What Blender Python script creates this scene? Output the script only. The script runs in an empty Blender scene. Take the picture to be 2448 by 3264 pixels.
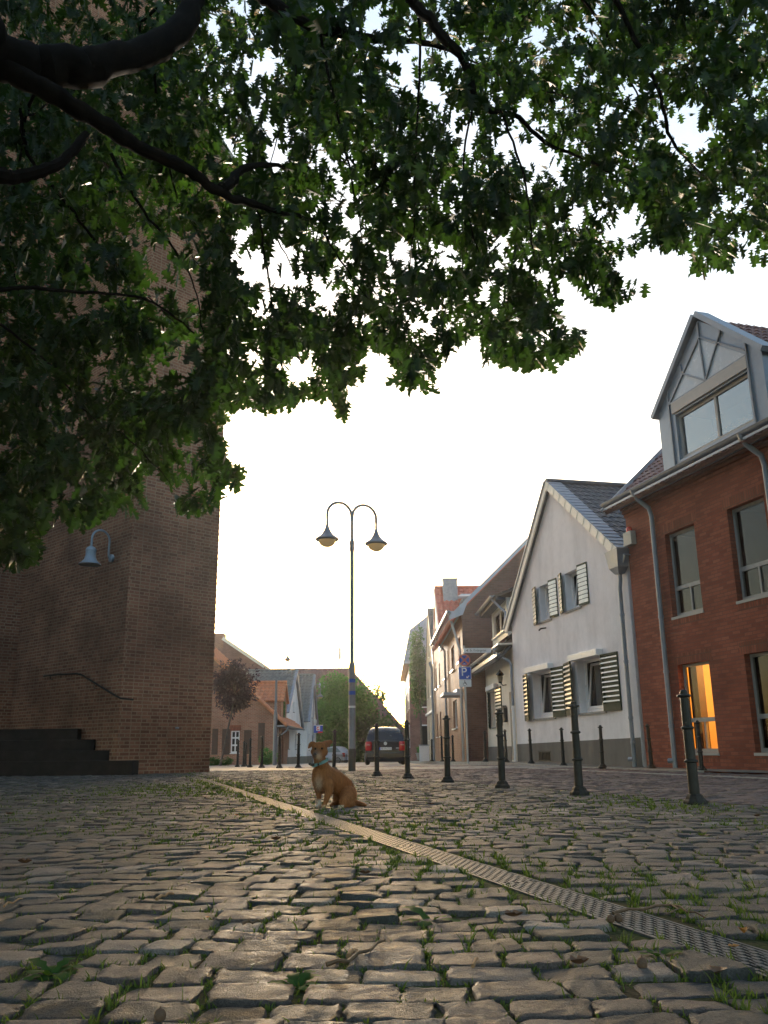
import bpy, math, random
import numpy as np
from mathutils import Vector, Matrix
from mathutils.geometry import tessellate_polygon
random.seed(7); RNG = np.random.default_rng(7)
rad = math.radians
SC = bpy.context.scene
COL = SC.collection
# ---------------------------------------------------------------- survey camera (used to read positions off the photograph)
F, CX, CY, EYE = 2750.0, 1224.0, 1632.0, 0.5
TH = math.atan(0.275); RHO = 0.0102
_c, _s = math.cos(TH), math.sin(TH)
FW = Vector((0, _c, _s)); _U0 = Vector((0, -_s, _c)); _X0 = Vector((1, 0, 0))
CR = _X0*math.cos(RHO) - _U0*math.sin(RHO)
CU = _U0*math.cos(RHO) + _X0*math.sin(RHO)
def ray(x, y): return FW + CR*((x-CX)/F) + CU*((CY-y)/F)
def at(x, y, Y):
    d = ray(x, y); return Vector((d.x*Y/d.y, Y, EYE + d.z*Y/d.y))
def ground(x, y, z=0.0):
    d = ray(x, y); t = (z-EYE)/d.z; return Vector((d.x*t, d.y*t, z))
def proj(p):
    q = Vector(p) - Vector((0, 0, EYE)); w = q.dot(FW)
    return (CX + F*q.dot(CR)/w, CY - F*q.dot(CU)/w)
class Frame:
    """a vertical plane: u runs left to right as seen from the street, v is height, w sticks out of the wall"""
    def __init__(s, o, u):
        n = math.hypot(*u); s.o = Vector((o[0], o[1], 0)); s.u = Vector((u[0]/n, u[1]/n, 0)); s.n = Vector((s.u.y, -s.u.x, 0))
    def pt(s, u, v, w=0.0): return s.o + s.u*u + s.n*w + Vector((0, 0, v))
    def hit(s, x, y, off=0.0):
        d = ray(x, y); o = s.o + s.n*off
        t = o.dot(s.n)/d.dot(s.n); p = d*t
        return ((p-o).dot(s.u), EYE + p.z)
    def shift(s, u=0, w=0):
        p = s.pt(u, 0, w); return Frame((p.x, p.y), (s.u.x, s.u.y))
# ---------------------------------------------------------------- objects
WL = {}
def tag(o, label=None, cat=None, group=None, kind=None):
    if label: o['label'] = label
    if cat: o['category'] = cat
    if group: o['group'] = group
    if kind: o['kind'] = kind
    return o
def thing(name, label, cat, loc=(0, 0, 0), group=None):
    o = bpy.data.objects.new(name, None); COL.objects.link(o); o.location = loc; o.empty_display_size = .2
    WL[o] = Vector(loc); return tag(o, label, cat, group)
class MB:
    def __init__(s): s.v = []; s.f = []; s.m = []
    def add(s, vs, fs, mi=0):
        b = len(s.v); s.v += [tuple(p) for p in vs]
        for f in fs: s.f.append(tuple(i+b for i in f)); s.m.append(mi)
        return s
    def poly(s, pts, mi=0): return s.add(pts, [range(len(pts))], mi)
    def hexa(s, p, mi=0):  # 8 points: bottom loop then top loop
        return s.add(p, [(0, 3, 2, 1), (4, 5, 6, 7), (0, 1, 5, 4), (1, 2, 6, 5), (2, 3, 7, 6), (3, 0, 4, 7)], mi)
    def box(s, a, b, mi=0):
        (x0, y0, z0), (x1, y1, z1) = a, b
        return s.hexa([(x0, y0, z0), (x1, y0, z0), (x1, y1, z0), (x0, y1, z0), (x0, y0, z1), (x1, y0, z1), (x1, y1, z1), (x0, y1, z1)], mi)
    def fbox(s, fr, u0, u1, v0, v1, w0, w1, mi=0):
        q = fr.pt
        return s.hexa([q(u0, v0, w1), q(u1, v0, w1), q(u1, v0, w0), q(u0, v0, w0), q(u0, v1, w1), q(u1, v1, w1), q(u1, v1, w0), q(u0, v1, w0)], mi)
    def bar(s, a, b, w, h, up=(0, 0, 1), mi=0):  # rectangular bar from a to b
        a, b = Vector(a), Vector(b); d = (b-a).normalized(); up = Vector(up)
        x = d.cross(up); x = x.normalized() if x.length > 1e-6 else Vector((1, 0, 0)); y = x.cross(d)
        P = lambda c, i, j: c + x*(i*w/2) + y*(j*h/2)
        return s.hexa([P(a, -1, -1), P(a, 1, -1), P(b, 1, -1), P(b, -1, -1), P(a, -1, 1), P(a, 1, 1), P(b, 1, 1), P(b, -1, 1)], mi)
    def prism(s, fr, pts, w0, w1, mi=0):  # polygon in (u,v), extruded from w0 to w1
        n = len(pts); A = [fr.pt(u, v, w1) for u, v in pts]; B = [fr.pt(u, v, w0) for u, v in pts]
        fs = [tuple(range(n)), tuple(range(2*n-1, n-1, -1))] + [(i, n+i, n+(i+1) % n, (i+1) % n) for i in range(n)]
        return s.add(A+B, fs, mi)
    def slab(s, pts, th, mi=0):  # planar loop of points thickened along its normal
        pts = [Vector(p) for p in pts]; nrm = (pts[1]-pts[0]).cross(pts[2]-pts[0]).normalized()
        n = len(pts); B = [p - nrm*th for p in pts]
        return s.add(pts+B, [tuple(range(n)), tuple(range(2*n-1, n-1, -1))] + [(i, n+i, n+(i+1) % n, (i+1) % n) for i in range(n)], mi)
    def tube(s, path, radii, n=8, mi=0, cap=True):
        path = [Vector(p) for p in path]; k = len(path)
        if not hasattr(radii, '__len__'): radii = [radii]*k
        if len(radii) != k: radii = list(np.interp(np.linspace(0, 1, k), np.linspace(0, 1, len(radii)), radii))
        t0 = (path[1]-path[0]).normalized(); ref = Vector((0, 0, 1)) if abs(t0.z) < .9 else Vector((1, 0, 0))
        x = t0.cross(ref).normalized(); vs = []
        for i in range(k):
            t = (path[min(i+1, k-1)] - path[max(i-1, 0)]).normalized()
            x = (x - t*x.dot(t)).normalized(); y = t.cross(x)
            for j in range(n):
                a = 2*math.pi*j/n; vs.append(path[i] + (x*math.cos(a) + y*math.sin(a))*radii[i])
        fs = [(i*n+j, i*n+(j+1) % n, (i+1)*n+(j+1) % n, (i+1)*n+j) for i in range(k-1) for j in range(n)]
        if cap: fs += [tuple(range(n-1, -1, -1)), tuple((k-1)*n+j for j in range(n))]
        return s.add(vs, fs, mi)
    def lathe(s, prof, c=(0, 0, 0), n=16, mi=0, cap=True, rot=0.0):
        c = Vector(c); vs = []
        for r, z in prof:
            for j in range(n):
                a = 2*math.pi*j/n+rot; vs.append(c + Vector((r*math.cos(a), r*math.sin(a), z)))
        k = len(prof)
        fs = [(i*n+j, i*n+(j+1) % n, (i+1)*n+(j+1) % n, (i+1)*n+j) for i in range(k-1) for j in range(n)]
        if cap: fs += [tuple(range(n-1, -1, -1)), tuple((k-1)*n+j for j in range(n))]
        return s.add(vs, fs, mi)
    def wall(s, fr, outer, holes=(), w=0.0, depth=0.0, mi=0, mir=None):
        """flat wall polygon with rectangular openings (u0,u1,v0,v1) and their reveals"""
        loops = [[(u, v) for u, v in outer]] + [[(a, c), (a, d), (b, d), (b, c)] for a, b, c, d in holes]
        flat = [p for l in loops for p in l]
        for t in tessellate_polygon([[Vector((u, v, 0)) for u, v in l] for l in loops]):
            p = [flat[i] for i in t]
            ar = (p[1][0]-p[0][0])*(p[2][1]-p[0][1]) - (p[2][0]-p[0][0])*(p[1][1]-p[0][1])
            if ar < 0: p.reverse()
            s.poly([fr.pt(u, v, w) for u, v in p], mi)
        if depth:
            mir = mi if mir is None else mir; q = fr.pt
            for a, b, c, d in holes:
                e = w-depth
                s.poly([q(a, c, w), q(a, c, e), q(a, d, e), q(a, d, w)], mir); s.poly([q(b, c, e), q(b, c, w), q(b, d, w), q(b, d, e)], mir)
                s.poly([q(a, d, w), q(a, d, e), q(b, d, e), q(b, d, w)], mir); s.poly([q(a, c, e), q(a, c, w), q(b, c, w), q(b, c, e)], mir)
        return s
    def tiles(s, O, ud, sd, L, H, mi=0, row=.34, per=.24, amp=.022, step=.035, spp=6):
        """courses of pantiles: ud runs along the eave, sd up the slope"""
        O, ud, sd = Vector(O), Vector(ud).normalized(), Vector(sd).normalized(); nn = ud.cross(sd)
        if nn.z < 0: nn = -nn
        nr = max(1, round(H/row)); rh = H/nr; nc = max(2, round(L/per)*spp)
        for r in range(nr):
            vs = []
            for i in range(nc+1):
                uu = L*i/nc; ph = 2*math.pi*(i/spp); wv = amp*math.sin(ph) + .35*amp*math.sin(2*ph+.6)
                sag = .012*math.sin(uu*1.7+r*.6) + .006*random.uniform(-1, 1)*(i % spp == 0)
                vs.append(O + ud*uu + sd*(r*rh-.03+sag*.5) + nn*(wv+step-.03)); vs.append(O + ud*uu + sd*(r*rh-.03+sag*.5) + nn*(wv+step)); vs.append(O + ud*uu + sd*((r+1)*rh+.01) + nn*(wv+.002))
            fs = []
            for i in range(nc): fs += [(3*i, 3*i+3, 3*i+4, 3*i+1), (3*i+1, 3*i+4, 3*i+5, 3*i+2)]
            s.add(vs, fs, mi)
        s.slab([O, O+ud*L, O+ud*L+sd*H, O+sd*H] if ud.cross(sd).z > 0 else [O, O+sd*H, O+ud*L+sd*H, O+ud*L], .08, mi)
        return s
    def build(s, name, mats, parent=None, smooth=False, uv=True, bevel=0):
        me = bpy.data.meshes.new(name)
        off = Vector((0, 0, 0))
        if parent is not None: off = WL[parent]
        me.from_pydata([(v[0]-off.x, v[1]-off.y, v[2]-off.z) for v in s.v], [], s.f)
        if not isinstance(mats, (list, tuple)): mats = [mats]
        for m in mats: me.materials.append(M[m] if isinstance(m, str) else m)
        if len(mats) > 1: me.polygons.foreach_set('material_index', s.m)
        if uv: auto_uv(me, off)
        if smooth:
            me.polygons.foreach_set('use_smooth', [True]*len(me.polygons))
            try: me.set_sharp_from_angle(angle=rad(38))
            except Exception: pass
        me.update()
        o = bpy.data.objects.new(name, me); COL.objects.link(o)
        if parent is not None: o.parent = parent
        WL[o] = off.copy()
        if bevel:
            b = o.modifiers.new('bevel', 'BEVEL'); b.width = bevel; b.segments = 2; b.limit_method = 'ANGLE'
        return o
def auto_uv(me, off):
    n = len(me.polygons)
    if not n: return
    lay = me.uv_layers.new(name='UVMap')
    nl = len(me.loops)
    nor = np.empty(n*3); me.polygons.foreach_get('normal', nor); nor = nor.reshape(-1, 3)
    tot = np.empty(n, np.int32); me.polygons.foreach_get('loop_total', tot)
    vi = np.empty(nl, np.int32); me.loops.foreach_get('vertex_index', vi)
    co = np.empty(len(me.vertices)*3); me.vertices.foreach_get('co', co); co = co.reshape(-1, 3) + np.array(off)
    t = np.stack([-nor[:, 1], nor[:, 0], np.zeros(n)], 1); ln = np.linalg.norm(t, axis=1)
    flat = ln < 0.05; t[flat] = (1, 0, 0); ln[flat] = 1; t /= ln[:, None]
    b = np.cross(nor, t)
    pi = np.repeat(np.arange(n), tot); p = co[vi]
    uv = np.stack([(p*t[pi]).sum(1), (p*b[pi]).sum(1)], 1)
    lay.data.foreach_set('uv', uv.ravel().astype(np.float32))
def mesh_np(name, verts, faces_flat, loop_tot, mats, parent=None, smooth=False, mi=None):
    me = bpy.data.meshes.new(name); off = WL[parent] if parent is not None else Vector((0, 0, 0))
    verts = np.asarray(verts, np.float64) - np.array(off)
    me.vertices.add(len(verts)); me.vertices.foreach_set('co', verts.ravel().astype(np.float32))
    me.loops.add(len(faces_flat)); me.loops.foreach_set('vertex_index', np.asarray(faces_flat, np.int32))
    lt = np.asarray(loop_tot, np.int32); me.polygons.add(len(lt))
    me.polygons.foreach_set('loop_start', np.concatenate([[0], np.cumsum(lt)[:-1]]).astype(np.int32)); me.polygons.foreach_set('loop_total', lt)
    for m in (mats if isinstance(mats, (list, tuple)) else [mats]): me.materials.append(M[m])
    if mi is not None: me.polygons.foreach_set('material_index', np.asarray(mi, np.int32))
    if smooth: me.polygons.foreach_set('use_smooth', np.ones(len(lt), bool))
    me.update(calc_edges=True); me.validate()
    o = bpy.data.objects.new(name, me); COL.objects.link(o)
    if parent is not None: o.parent = parent
    WL[o] = off.copy() if parent is not None else Vector((0, 0, 0)); return o
def copy_tree(o, loc=None, parent=None):
    c = o.copy(); COL.objects.link(c)
    if parent is not None: c.parent = parent
    if loc is not None: c.location = loc; WL[c] = Vector(loc)
    for ch in list(o.children): copy_tree(ch, None, c)
    return c
# ---------------------------------------------------------------- materials
M = {}
def new_mat(name):
    m = bpy.data.materials.new(name); m.use_nodes = True; nt = m.node_tree; nt.nodes.clear()
    out = nt.nodes.new('ShaderNodeOutputMaterial'); M[name] = m
    return m, nt, out
def N(nt, t, **kw):
    n = nt.nodes.new(t)
    for k, v in kw.items(): setattr(n, k, v)
    return n
def L(nt, a, b): nt.links.new(a, b)
def setin(n, **kw):
    for k, v in kw.items():
        n.inputs[k.replace('_', ' ')].default_value = v
def rgb(c): return (c[0], c[1], c[2], 1)
def principled(nt, out, rough=.6, metal=0, spec=.5, col=None):
    p = N(nt, 'ShaderNodeBsdfPrincipled'); setin(p, Roughness=rough, Metallic=metal)
    p.inputs['Specular IOR Level'].default_value = spec
    if col: p.inputs['Base Color'].default_value = rgb(col)
    L(nt, p.outputs[0], out.inputs[0]); return p
def noise(nt, scale, detail=4, rough=.55, vec=None, co='Object', stretch=None):
    tc = N(nt, 'ShaderNodeTexCoord'); src = tc.outputs[co] if vec is None else vec
    if stretch:
        mp = N(nt, 'ShaderNodeMapping'); mp.inputs['Scale'].default_value = stretch; L(nt, src, mp.inputs[0]); src = mp.outputs[0]
    n = N(nt, 'ShaderNodeTexNoise'); setin(n, Scale=scale, Detail=detail, Roughness=rough); L(nt, src, n.inputs['Vector']); return n
def ramp(nt, fac, stops):
    r = N(nt, 'ShaderNodeValToRGB'); e = r.color_ramp.elements
    while len(e) < len(stops): e.new(.5)
    for i, (p, c) in enumerate(stops): e[i].position = p; e[i].color = rgb(c)
    L(nt, fac, r.inputs[0]); return r
def mix(nt, a, b, fac, mode='MIX'):
    m = N(nt, 'ShaderNodeMix', data_type='RGBA', blend_type=mode)
    for sock, v in ((m.inputs[6], a), (m.inputs[7], b), (m.inputs[0], fac)):
        if hasattr(v, 'is_output') or hasattr(v, 'links'): L(nt, v, sock)
        else: sock.default_value = rgb(v) if hasattr(v, '__len__') else v
    return m.outputs[2]
def bump(nt, p, h, strength=.3, dist=.01):
    b = N(nt, 'ShaderNodeBump'); setin(b, Strength=strength, Distance=dist); L(nt, h, b.inputs['Height']); L(nt, b.outputs[0], p.inputs['Normal']); return b
def sc(c, k): return tuple(min(1, x*k) for x in c)
def plain(name, col, rough=.6, metal=0, spec=.5, var=.2, scale=6, bmp=.15, bscale=60, stretch=None):
    m, nt, out = new_mat(name); p = principled(nt, out, rough, metal, spec)
    n = noise(nt, scale, 5, stretch=stretch); r = ramp(nt, n.outputs[0], [(.3, sc(col, 1-var)), (.7, sc(col, 1+var))]); L(nt, r.outputs[0], p.inputs['Base Color'])
    rr = N(nt, 'ShaderNodeMapRange'); setin(rr, From_Min=.3, From_Max=.7, To_Min=max(.02, rough-.1), To_Max=min(1, rough+.1)); L(nt, n.outputs[0], rr.inputs[0]); L(nt, rr.outputs[0], p.inputs['Roughness'])
    if bmp: bump(nt, p, noise(nt, bscale, 3).outputs[0], bmp, .004)
    return m
def brickmat(name, c1, c2, mortar, bw=.25, rh=.077, ms=.011, squash=1.0, sqf=2, bmp=.5, rough=.85, big=.25, c3=None):
    m, nt, out = new_mat(name); p = principled(nt, out, rough, spec=.25)
    tc = N(nt, 'ShaderNodeTexCoord')
    wob = noise(nt, 9, 2, co='UV'); vm = N(nt, 'ShaderNodeVectorMath', operation='SCALE'); L(nt, wob.outputs['Color'], vm.inputs[0]); vm.inputs['Scale'].default_value = .008
    va = N(nt, 'ShaderNodeVectorMath', operation='ADD'); L(nt, tc.outputs['UV'], va.inputs[0]); L(nt, vm.outputs[0], va.inputs[1])
    b = N(nt, 'ShaderNodeTexBrick'); b.offset = .5; b.squash = squash; b.squash_frequency = sqf
    setin(b, Scale=1.0, Mortar_Size=ms, Mortar_Smooth=.15, Bias=0.0, Brick_Width=bw, Row_Height=rh, Color1=rgb((0, 0, 0)), Color2=rgb((1, 1, 1)), Mortar=rgb((.5, .5, .5)))
    L(nt, va.outputs[0], b.inputs['Vector'])
    fine = noise(nt, 60, 3, co='UV'); bign = noise(nt, .8, 5, co='UV')
    stops = [(.0, c1), (1, c2)] if c3 is None else [(.0, c1), (.55, c2), (1, c3)]
    bc = ramp(nt, b.outputs['Color'], stops)
    k1 = ramp(nt, fine.outputs[0], [(.3, (.75,)*3), (.75, (1.2,)*3)]); k2 = ramp(nt, bign.outputs[0], [(.3, (1-big,)*3), (.7, (1+big*.6,)*3)])
    col = mix(nt, mix(nt, bc.outputs[0], k1.outputs[0], 1.0, 'MULTIPLY'), k2.outputs[0], 1.0, 'MULTIPLY')
    mo = mix(nt, mortar, k2.outputs[0], 1.0, 'MULTIPLY')
    L(nt, mix(nt, col, mo, b.outputs['Fac']), p.inputs['Base Color'])
    inv = N(nt, 'ShaderNodeMath', operation='MULTIPLY_ADD'); L(nt, b.outputs['Fac'], inv.inputs[0]); inv.inputs[1].default_value = -1; L(nt, fine.outputs[0], inv.inputs[2])
    bump(nt, p, inv.outputs[0], bmp, .006)
    return m
def leafmat(name, c1, c2, tr, mixf=.38, rough=.4, spec=.35):
    m, nt, out = new_mat(name)
    g = N(nt, 'ShaderNodeNewGeometry'); r = ramp(nt, g.outputs['Random Per Island'], [(0, c1), (1, c2)])
    p = N(nt, 'ShaderNodeBsdfPrincipled'); setin(p, Roughness=rough); p.inputs['Specular IOR Level'].default_value = spec; L(nt, r.outputs[0], p.inputs['Base Color'])
    t = N(nt, 'ShaderNodeBsdfTranslucent'); t2 = ramp(nt, g.outputs['Random Per Island'], [(0, sc(tr, .7)), (1, sc(tr, 1.3))]); L(nt, t2.outputs[0], t.inputs[0])
    x = N(nt, 'ShaderNodeMixShader'); x.inputs[0].default_value = mixf; L(nt, p.outputs[0], x.inputs[1]); L(nt, t.outputs[0], x.inputs[2]); L(nt, x.outputs[0], out.inputs[0])
    return m
def glassmat(name, tint=(.85, .9, .88), ior=1.7, rough=.015, gl=1.0):
    m, nt, out = new_mat(name)
    t = N(nt, 'ShaderNodeBsdfTransparent'); t.inputs[0].default_value = rgb(tint); g = N(nt, 'ShaderNodeBsdfGlossy'); setin(g, Roughness=rough)
    g.inputs[0].default_value = (gl, gl, gl, 1)
    f = N(nt, 'ShaderNodeFresnel'); f.inputs[0].default_value = ior
    wv = noise(nt, 1.3, 1); b = N(nt, 'ShaderNodeBump'); setin(b, Strength=.012, Distance=.05); L(nt, wv.outputs[0], b.inputs['Height']); L(nt, b.outputs[0], g.inputs['Normal'])
    x = N(nt, 'ShaderNodeMixShader'); L(nt, f.outputs[0], x.inputs[0]); L(nt, t.outputs[0], x.inputs[1]); L(nt, g.outputs[0], x.inputs[2]); L(nt, x.outputs[0], out.inputs[0]); return m
def emis(name, col, s):
    m, nt, out = new_mat(name); e = N(nt, 'ShaderNodeEmission'); e.inputs[0].default_value = rgb(col); e.inputs[1].default_value = s; L(nt, e.outputs[0], out.inputs[0]); return m
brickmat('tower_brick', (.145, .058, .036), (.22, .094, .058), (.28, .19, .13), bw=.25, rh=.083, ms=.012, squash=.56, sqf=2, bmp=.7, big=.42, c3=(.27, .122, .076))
brickmat('red_brick', (.225, .062, .038), (.295, .086, .049), (.185, .07, .048), bw=.25, rh=.077, ms=.008, bmp=.6, big=.25, c3=(.33, .105, .062))
brickmat('red_soldier', (.20, .058, .032), (.33, .10, .058), (.14, .075, .05), bw=.077, rh=.25, ms=.008, bmp=.6)
brickmat('tan_brick', (.30, .145, .085), (.40, .205, .125), (.32, .22, .16), bw=.25, rh=.077, ms=.01, bmp=.3)
brickmat('brown_brick', (.12, .062, .05), (.19, .10, .08), (.15, .11, .10), bw=.25, rh=.077, ms=.01, bmp=.3)
brickmat('cottage_brick', (.28, .10, .06), (.40, .16, .10), (.34, .25, .19), bw=.25, rh=.085, ms=.014, bmp=.5)
brickmat('far_brick', (.20, .09, .075), (.28, .13, .11), (.25, .18, .16), bw=.25, rh=.08, ms=.01, bmp=.2)
brickmat('clinker', (.11, .080, .085), (.19, .140, .14), (.07, .065, .05), bw=.21, rh=.105, ms=.008, bmp=.8, rough=.7, big=.35, c3=(.15, .12, .13))
brickmat('slab_paving', (.13, .12, .105), (.20, .185, .165), (.06, .06, .04), bw=.3, rh=.3, ms=.01, bmp=.5, big=.4)
brickmat('far_setts', (.09, .08, .07), (.19, .165, .145), (.05, .05, .03), bw=.17, rh=.15, ms=.012, bmp=.9, rough=.5, big=.3)
def plaster(name, col, streak=.1):
    m, nt, out = new_mat(name); p = principled(nt, out, .9, spec=.2)
    n = noise(nt, 1.6, 5, stretch=(1, 1, .28)); r = ramp(nt, n.outputs[0], [(.3, sc(col, 1-streak)), (.62, col)]); f = noise(nt, 5, 6)
    r2 = ramp(nt, f.outputs[0], [(.3, (.93,)*3), (.6, (1,)*3)]); L(nt, mix(nt, r.outputs[0], r2.outputs[0], 1.0, 'MULTIPLY'), p.inputs['Base Color'])
    bump(nt, p, noise(nt, 90, 4).outputs[0], .25, .006); return m
plaster('white_plaster', (.85, .82, .825), .18)
plaster('cream_plaster', (.74, .68, .58), .1)
plaster('warm_plaster', (.52, .44, .33), .1)
plaster('plinth', (.20, .185, .165), .35)
plain('zinc', (.25, .28, .33), .5, .45, var=.18, scale=3, bmp=.05)
plain('zinc_blue', (.24, .28, .34), .45, .4, var=.12, scale=3, bmp=.05)
plain('gable_panel', (.50, .50, .53), .22, var=.06, bmp=0)
plain('zinc_pale', (.40, .43, .49), .5, .35, var=.12, scale=3, bmp=.05)
plain('grey_frame', (.30, .31, .31), .5, var=.06, bmp=0)
plain('taupe_frame', (.42, .37, .34), .5, var=.06, bmp=0)
plain('white_paint', (.80, .80, .80), .35, var=.04, bmp=.04)
plain('cream_paint', (.72, .68, .60), .5, var=.1, bmp=.1)
plain('green_paint', (.014, .030, .015), .55, spec=.25, var=.2, bmp=.05)
plain('slat_gloss', (.78, .76, .66), .22, var=.06, bmp=.03)
plain('dark_tile', (.055, .055, .062), .5, var=.35, scale=4, bmp=.3)
plain('brown_tile', (.17, .085, .075), .6, var=.35, scale=4, bmp=.3)
plain('red_tile', (.52, .13, .085), .6, var=.2, scale=4, bmp=.3)
plain('orange_tile', (.55, .20, .09), .6, var=.25, scale=5, bmp=.3)
plain('grey_tile', (.16, .165, .16), .6, var=.3, scale=4, bmp=.3)
plain('slate_strip', (.24, .26, .31), .45, var=.2, scale=6, bmp=.1)
plain('iron', (.022, .021, .020), .5, .1, spec=.35, var=.4, scale=12, bmp=.25, bscale=90)
plain('iron_base', (.030, .026, .022), .65, .1, spec=.3, var=.4, scale=14, bmp=.4, bscale=70)
plain('lamp_paint', (.18, .19, .215), .38, .3, var=.12, bmp=.05)
plain('lamp_post_dark', (.05, .05, .05), .5, .3, var=.3, bmp=.2)
plain('wall_lamp_blue', (.25, .31, .38), .42, .2, var=.1, bmp=.05)
plain('black_stone', (.020, .018, .018), .9, spec=.15, var=.35, scale=5, bmp=.3, bscale=40)
plain('grate_iron', (.080, .080, .080), .55, .3, spec=.4, var=.45, scale=22, bmp=.3, bscale=120)
plain('dark_void', (.012, .012, .011), .9, var=.3, bmp=0)
plain('concrete', (.30, .285, .26), .8, var=.25, scale=9, bmp=.3)
plain('room_dark', (.035, .035, .037), .9, var=.3, scale=1.2, bmp=0)
plain('room_cream', (.75, .60, .38), .9, var=.05, bmp=0)
plain('curtain', (.45, .45, .45), .9, var=.2, scale=3, bmp=.1, stretch=(6, 6, .3))
plain('brown_wood', (.07, .035, .022), .6, var=.3, bmp=.2)
plain('beige_box', (.38, .36, .32), .5, var=.1, bmp=.05)
plain('red_plastic', (.75, .05, .03), .25, var=.05, bmp=0)
plain('sign_blue', (.012, .075, .42), .35, var=.04, bmp=0)
plain('sign_red', (.55, .16, .10), .4, var=.05, bmp=0)
plain('sign_white', (.74, .75, .76), .4, var=.04, bmp=0)
plain('sign_black', (.03, .03, .03), .5, var=.04, bmp=0)
plain('galvanised', (.44, .45, .46), .45, .5, var=.1, bmp=.05)
plain('car_paint', (.020, .020, .027), .18, .05, spec=.6, var=.05, bmp=0)
plain('car_white', (.66, .70, .78), .2, 0, var=.03, bmp=0)
plain('rubber', (.02, .02, .02), .8, var=.2, bmp=.1)
plain('tail_red', (.50, .015, .02), .12, 0, var=.1, bmp=0)
plain('tail_pink', (.75, .32, .30), .12, 0, var=.1, bmp=0)
plain('chrome', (.55, .58, .62), .4, .6, var=.05, bmp=0)
plain('bark', (.010, .008, .0065), .97, spec=.08, var=.5, scale=9, bmp=1.0, bscale=22, stretch=(1, 1, .35))
plain('bark_pale', (.11, .085, .07), .95, var=.4, scale=9, bmp=.8, bscale=25)
plain('asphalt', (.19, .185, .18), .75, var=.15, scale=12, bmp=.4, bscale=150)
def earthmat():
    m, nt, out = new_mat('earth'); p = principled(nt, out, 1.0, spec=.1); n = noise(nt, 3, 6); f = noise(nt, 70, 4)
    r = ramp(nt, n.outputs[0], [(.35, (.075, .055, .032)), (.52, (.055, .060, .022)), (.7, (.05, .085, .022))]); k = ramp(nt, f.outputs[0], [(.3, (.55,)*3), (.7, (1.4,)*3)])
    L(nt, mix(nt, r.outputs[0], k.outputs[0], 1.0, 'MULTIPLY'), p.inputs['Base Color']); bump(nt, p, f.outputs[0], .9, .01)
earthmat()
plain('terrain', (.09, .085, .06), 1.0, var=.3, scale=.5, bmp=.3)
plain('twig', (.11, .065, .035), .8, var=.4, scale=30, bmp=.3)
plain('twig_pale', (.30, .17, .08), .8, var=.3, scale=30, bmp=.3)
plain('dead_leaf', (.13, .062, .03), .7, var=.5, scale=40, bmp=.3)
plain('amber_leaf', (.42, .17, .03), .6, var=.3, scale=40, bmp=.2)
plain('husk', (.10, .055, .03), .7, var=.3, scale=40, bmp=.6, bscale=200)
plain('collar_teal', (.13, .27, .28), .8, var=.15, scale=40, bmp=.3)
plain('black_cloth', (.03, .03, .03), .7, var=.3, bmp=.2)
plain('eye_dark', (.012, .008, .006), .12, var=.1, bmp=0)
plain('nose_dark', (.02, .015, .013), .3, var=.2, bmp=.3)
plain('terracotta', (.35, .15, .09), .8, var=.2, bmp=.2)
glassmat('glass', ior=1.5, gl=.55); glassmat('glass_mirror', (.5, .55, .6), 2.6, .02); glassmat('car_glass', (.35, .45, .45), 1.7)
leafmat('oak_leaf', (.009, .022, .006), (.022, .046, .011), (.042, .105, .010), .32, .45, .22)
leafmat('green_leaf', (.045, .14, .03), (.085, .23, .05), (.11, .32, .04), .4, .5, .3)
leafmat('dark_green_leaf', (.025, .075, .025), (.055, .13, .04), (.07, .18, .025), .4, .5, .3)
leafmat('purple_leaf', (.030, .018, .030), (.062, .036, .052), (.09, .045, .05), .35, .5, .3)
leafmat('grass_blade', (.050, .085, .018), (.10, .14, .03), (.16, .24, .03), .35, .6, .2)
leafmat('weed_leaf', (.03, .075, .018), (.055, .11, .025), (.09, .19, .02), .3, .7, .1)
def cobblemat(name, cols=None):
    m, nt, out = new_mat(name); p = principled(nt, out, .7, spec=.3)
    g = N(nt, 'ShaderNodeNewGeometry')
    base = ramp(nt, g.outputs['Random Per Island'], cols or [(0, (0.049, 0.049, 0.049)), (.2, (0.073, 0.072, 0.069)), (.4, (0.095, 0.084, 0.076)), (.55, (0.059, 0.062, 0.072)), (.7, (0.119, 0.095, 0.088)), (.84, (0.084, 0.067, 0.061)), (.90, (0.140, 0.125, 0.118)), (.96, (0.20, 0.165, 0.15)), (1, (0.26, 0.235, 0.215))])
    n1 = noise(nt, 16, 6, .65); n2 = noise(nt, 190, 5, .75); n3 = noise(nt, 2.2, 4)
    k1 = ramp(nt, n1.outputs[0], [(.3, (.55,)*3), (.7, (1.32,)*3)]); k2 = ramp(nt, n2.outputs[0], [(.32, (.50,)*3), (.66, (1.5,)*3)])
    col = mix(nt, mix(nt, base.outputs[0], k1.outputs[0], 1.0, 'MULTIPLY'), k2.outputs[0], 1.0, 'MULTIPLY')
    moss = ramp(nt, n3.outputs[0], [(.52, (0, 0, 0)), (.72, (.45,)*3)])
    L(nt, mix(nt, col, (.055, .060, .026), moss.outputs[0]), p.inputs['Base Color'])
    rr = ramp(nt, n1.outputs[0], [(.25, (.42,)*3), (.75, (.85,)*3)]); L(nt, rr.outputs[0], p.inputs['Roughness'])
    ad = N(nt, 'ShaderNodeMath', operation='MULTIPLY_ADD'); L(nt, n1.outputs[0], ad.inputs[0]); ad.inputs[1].default_value = 1.6; L(nt, n2.outputs[0], ad.inputs[2])
    bump(nt, p, ad.outputs[0], 1.0, .010)
cobblemat('cobble'); cobblemat('lane_paver', [(0, (.095, .070, .075)), (.4, (.15, .105, .105)), (.7, (.12, .10, .105)), (1, (.20, .145, .14))])
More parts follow.
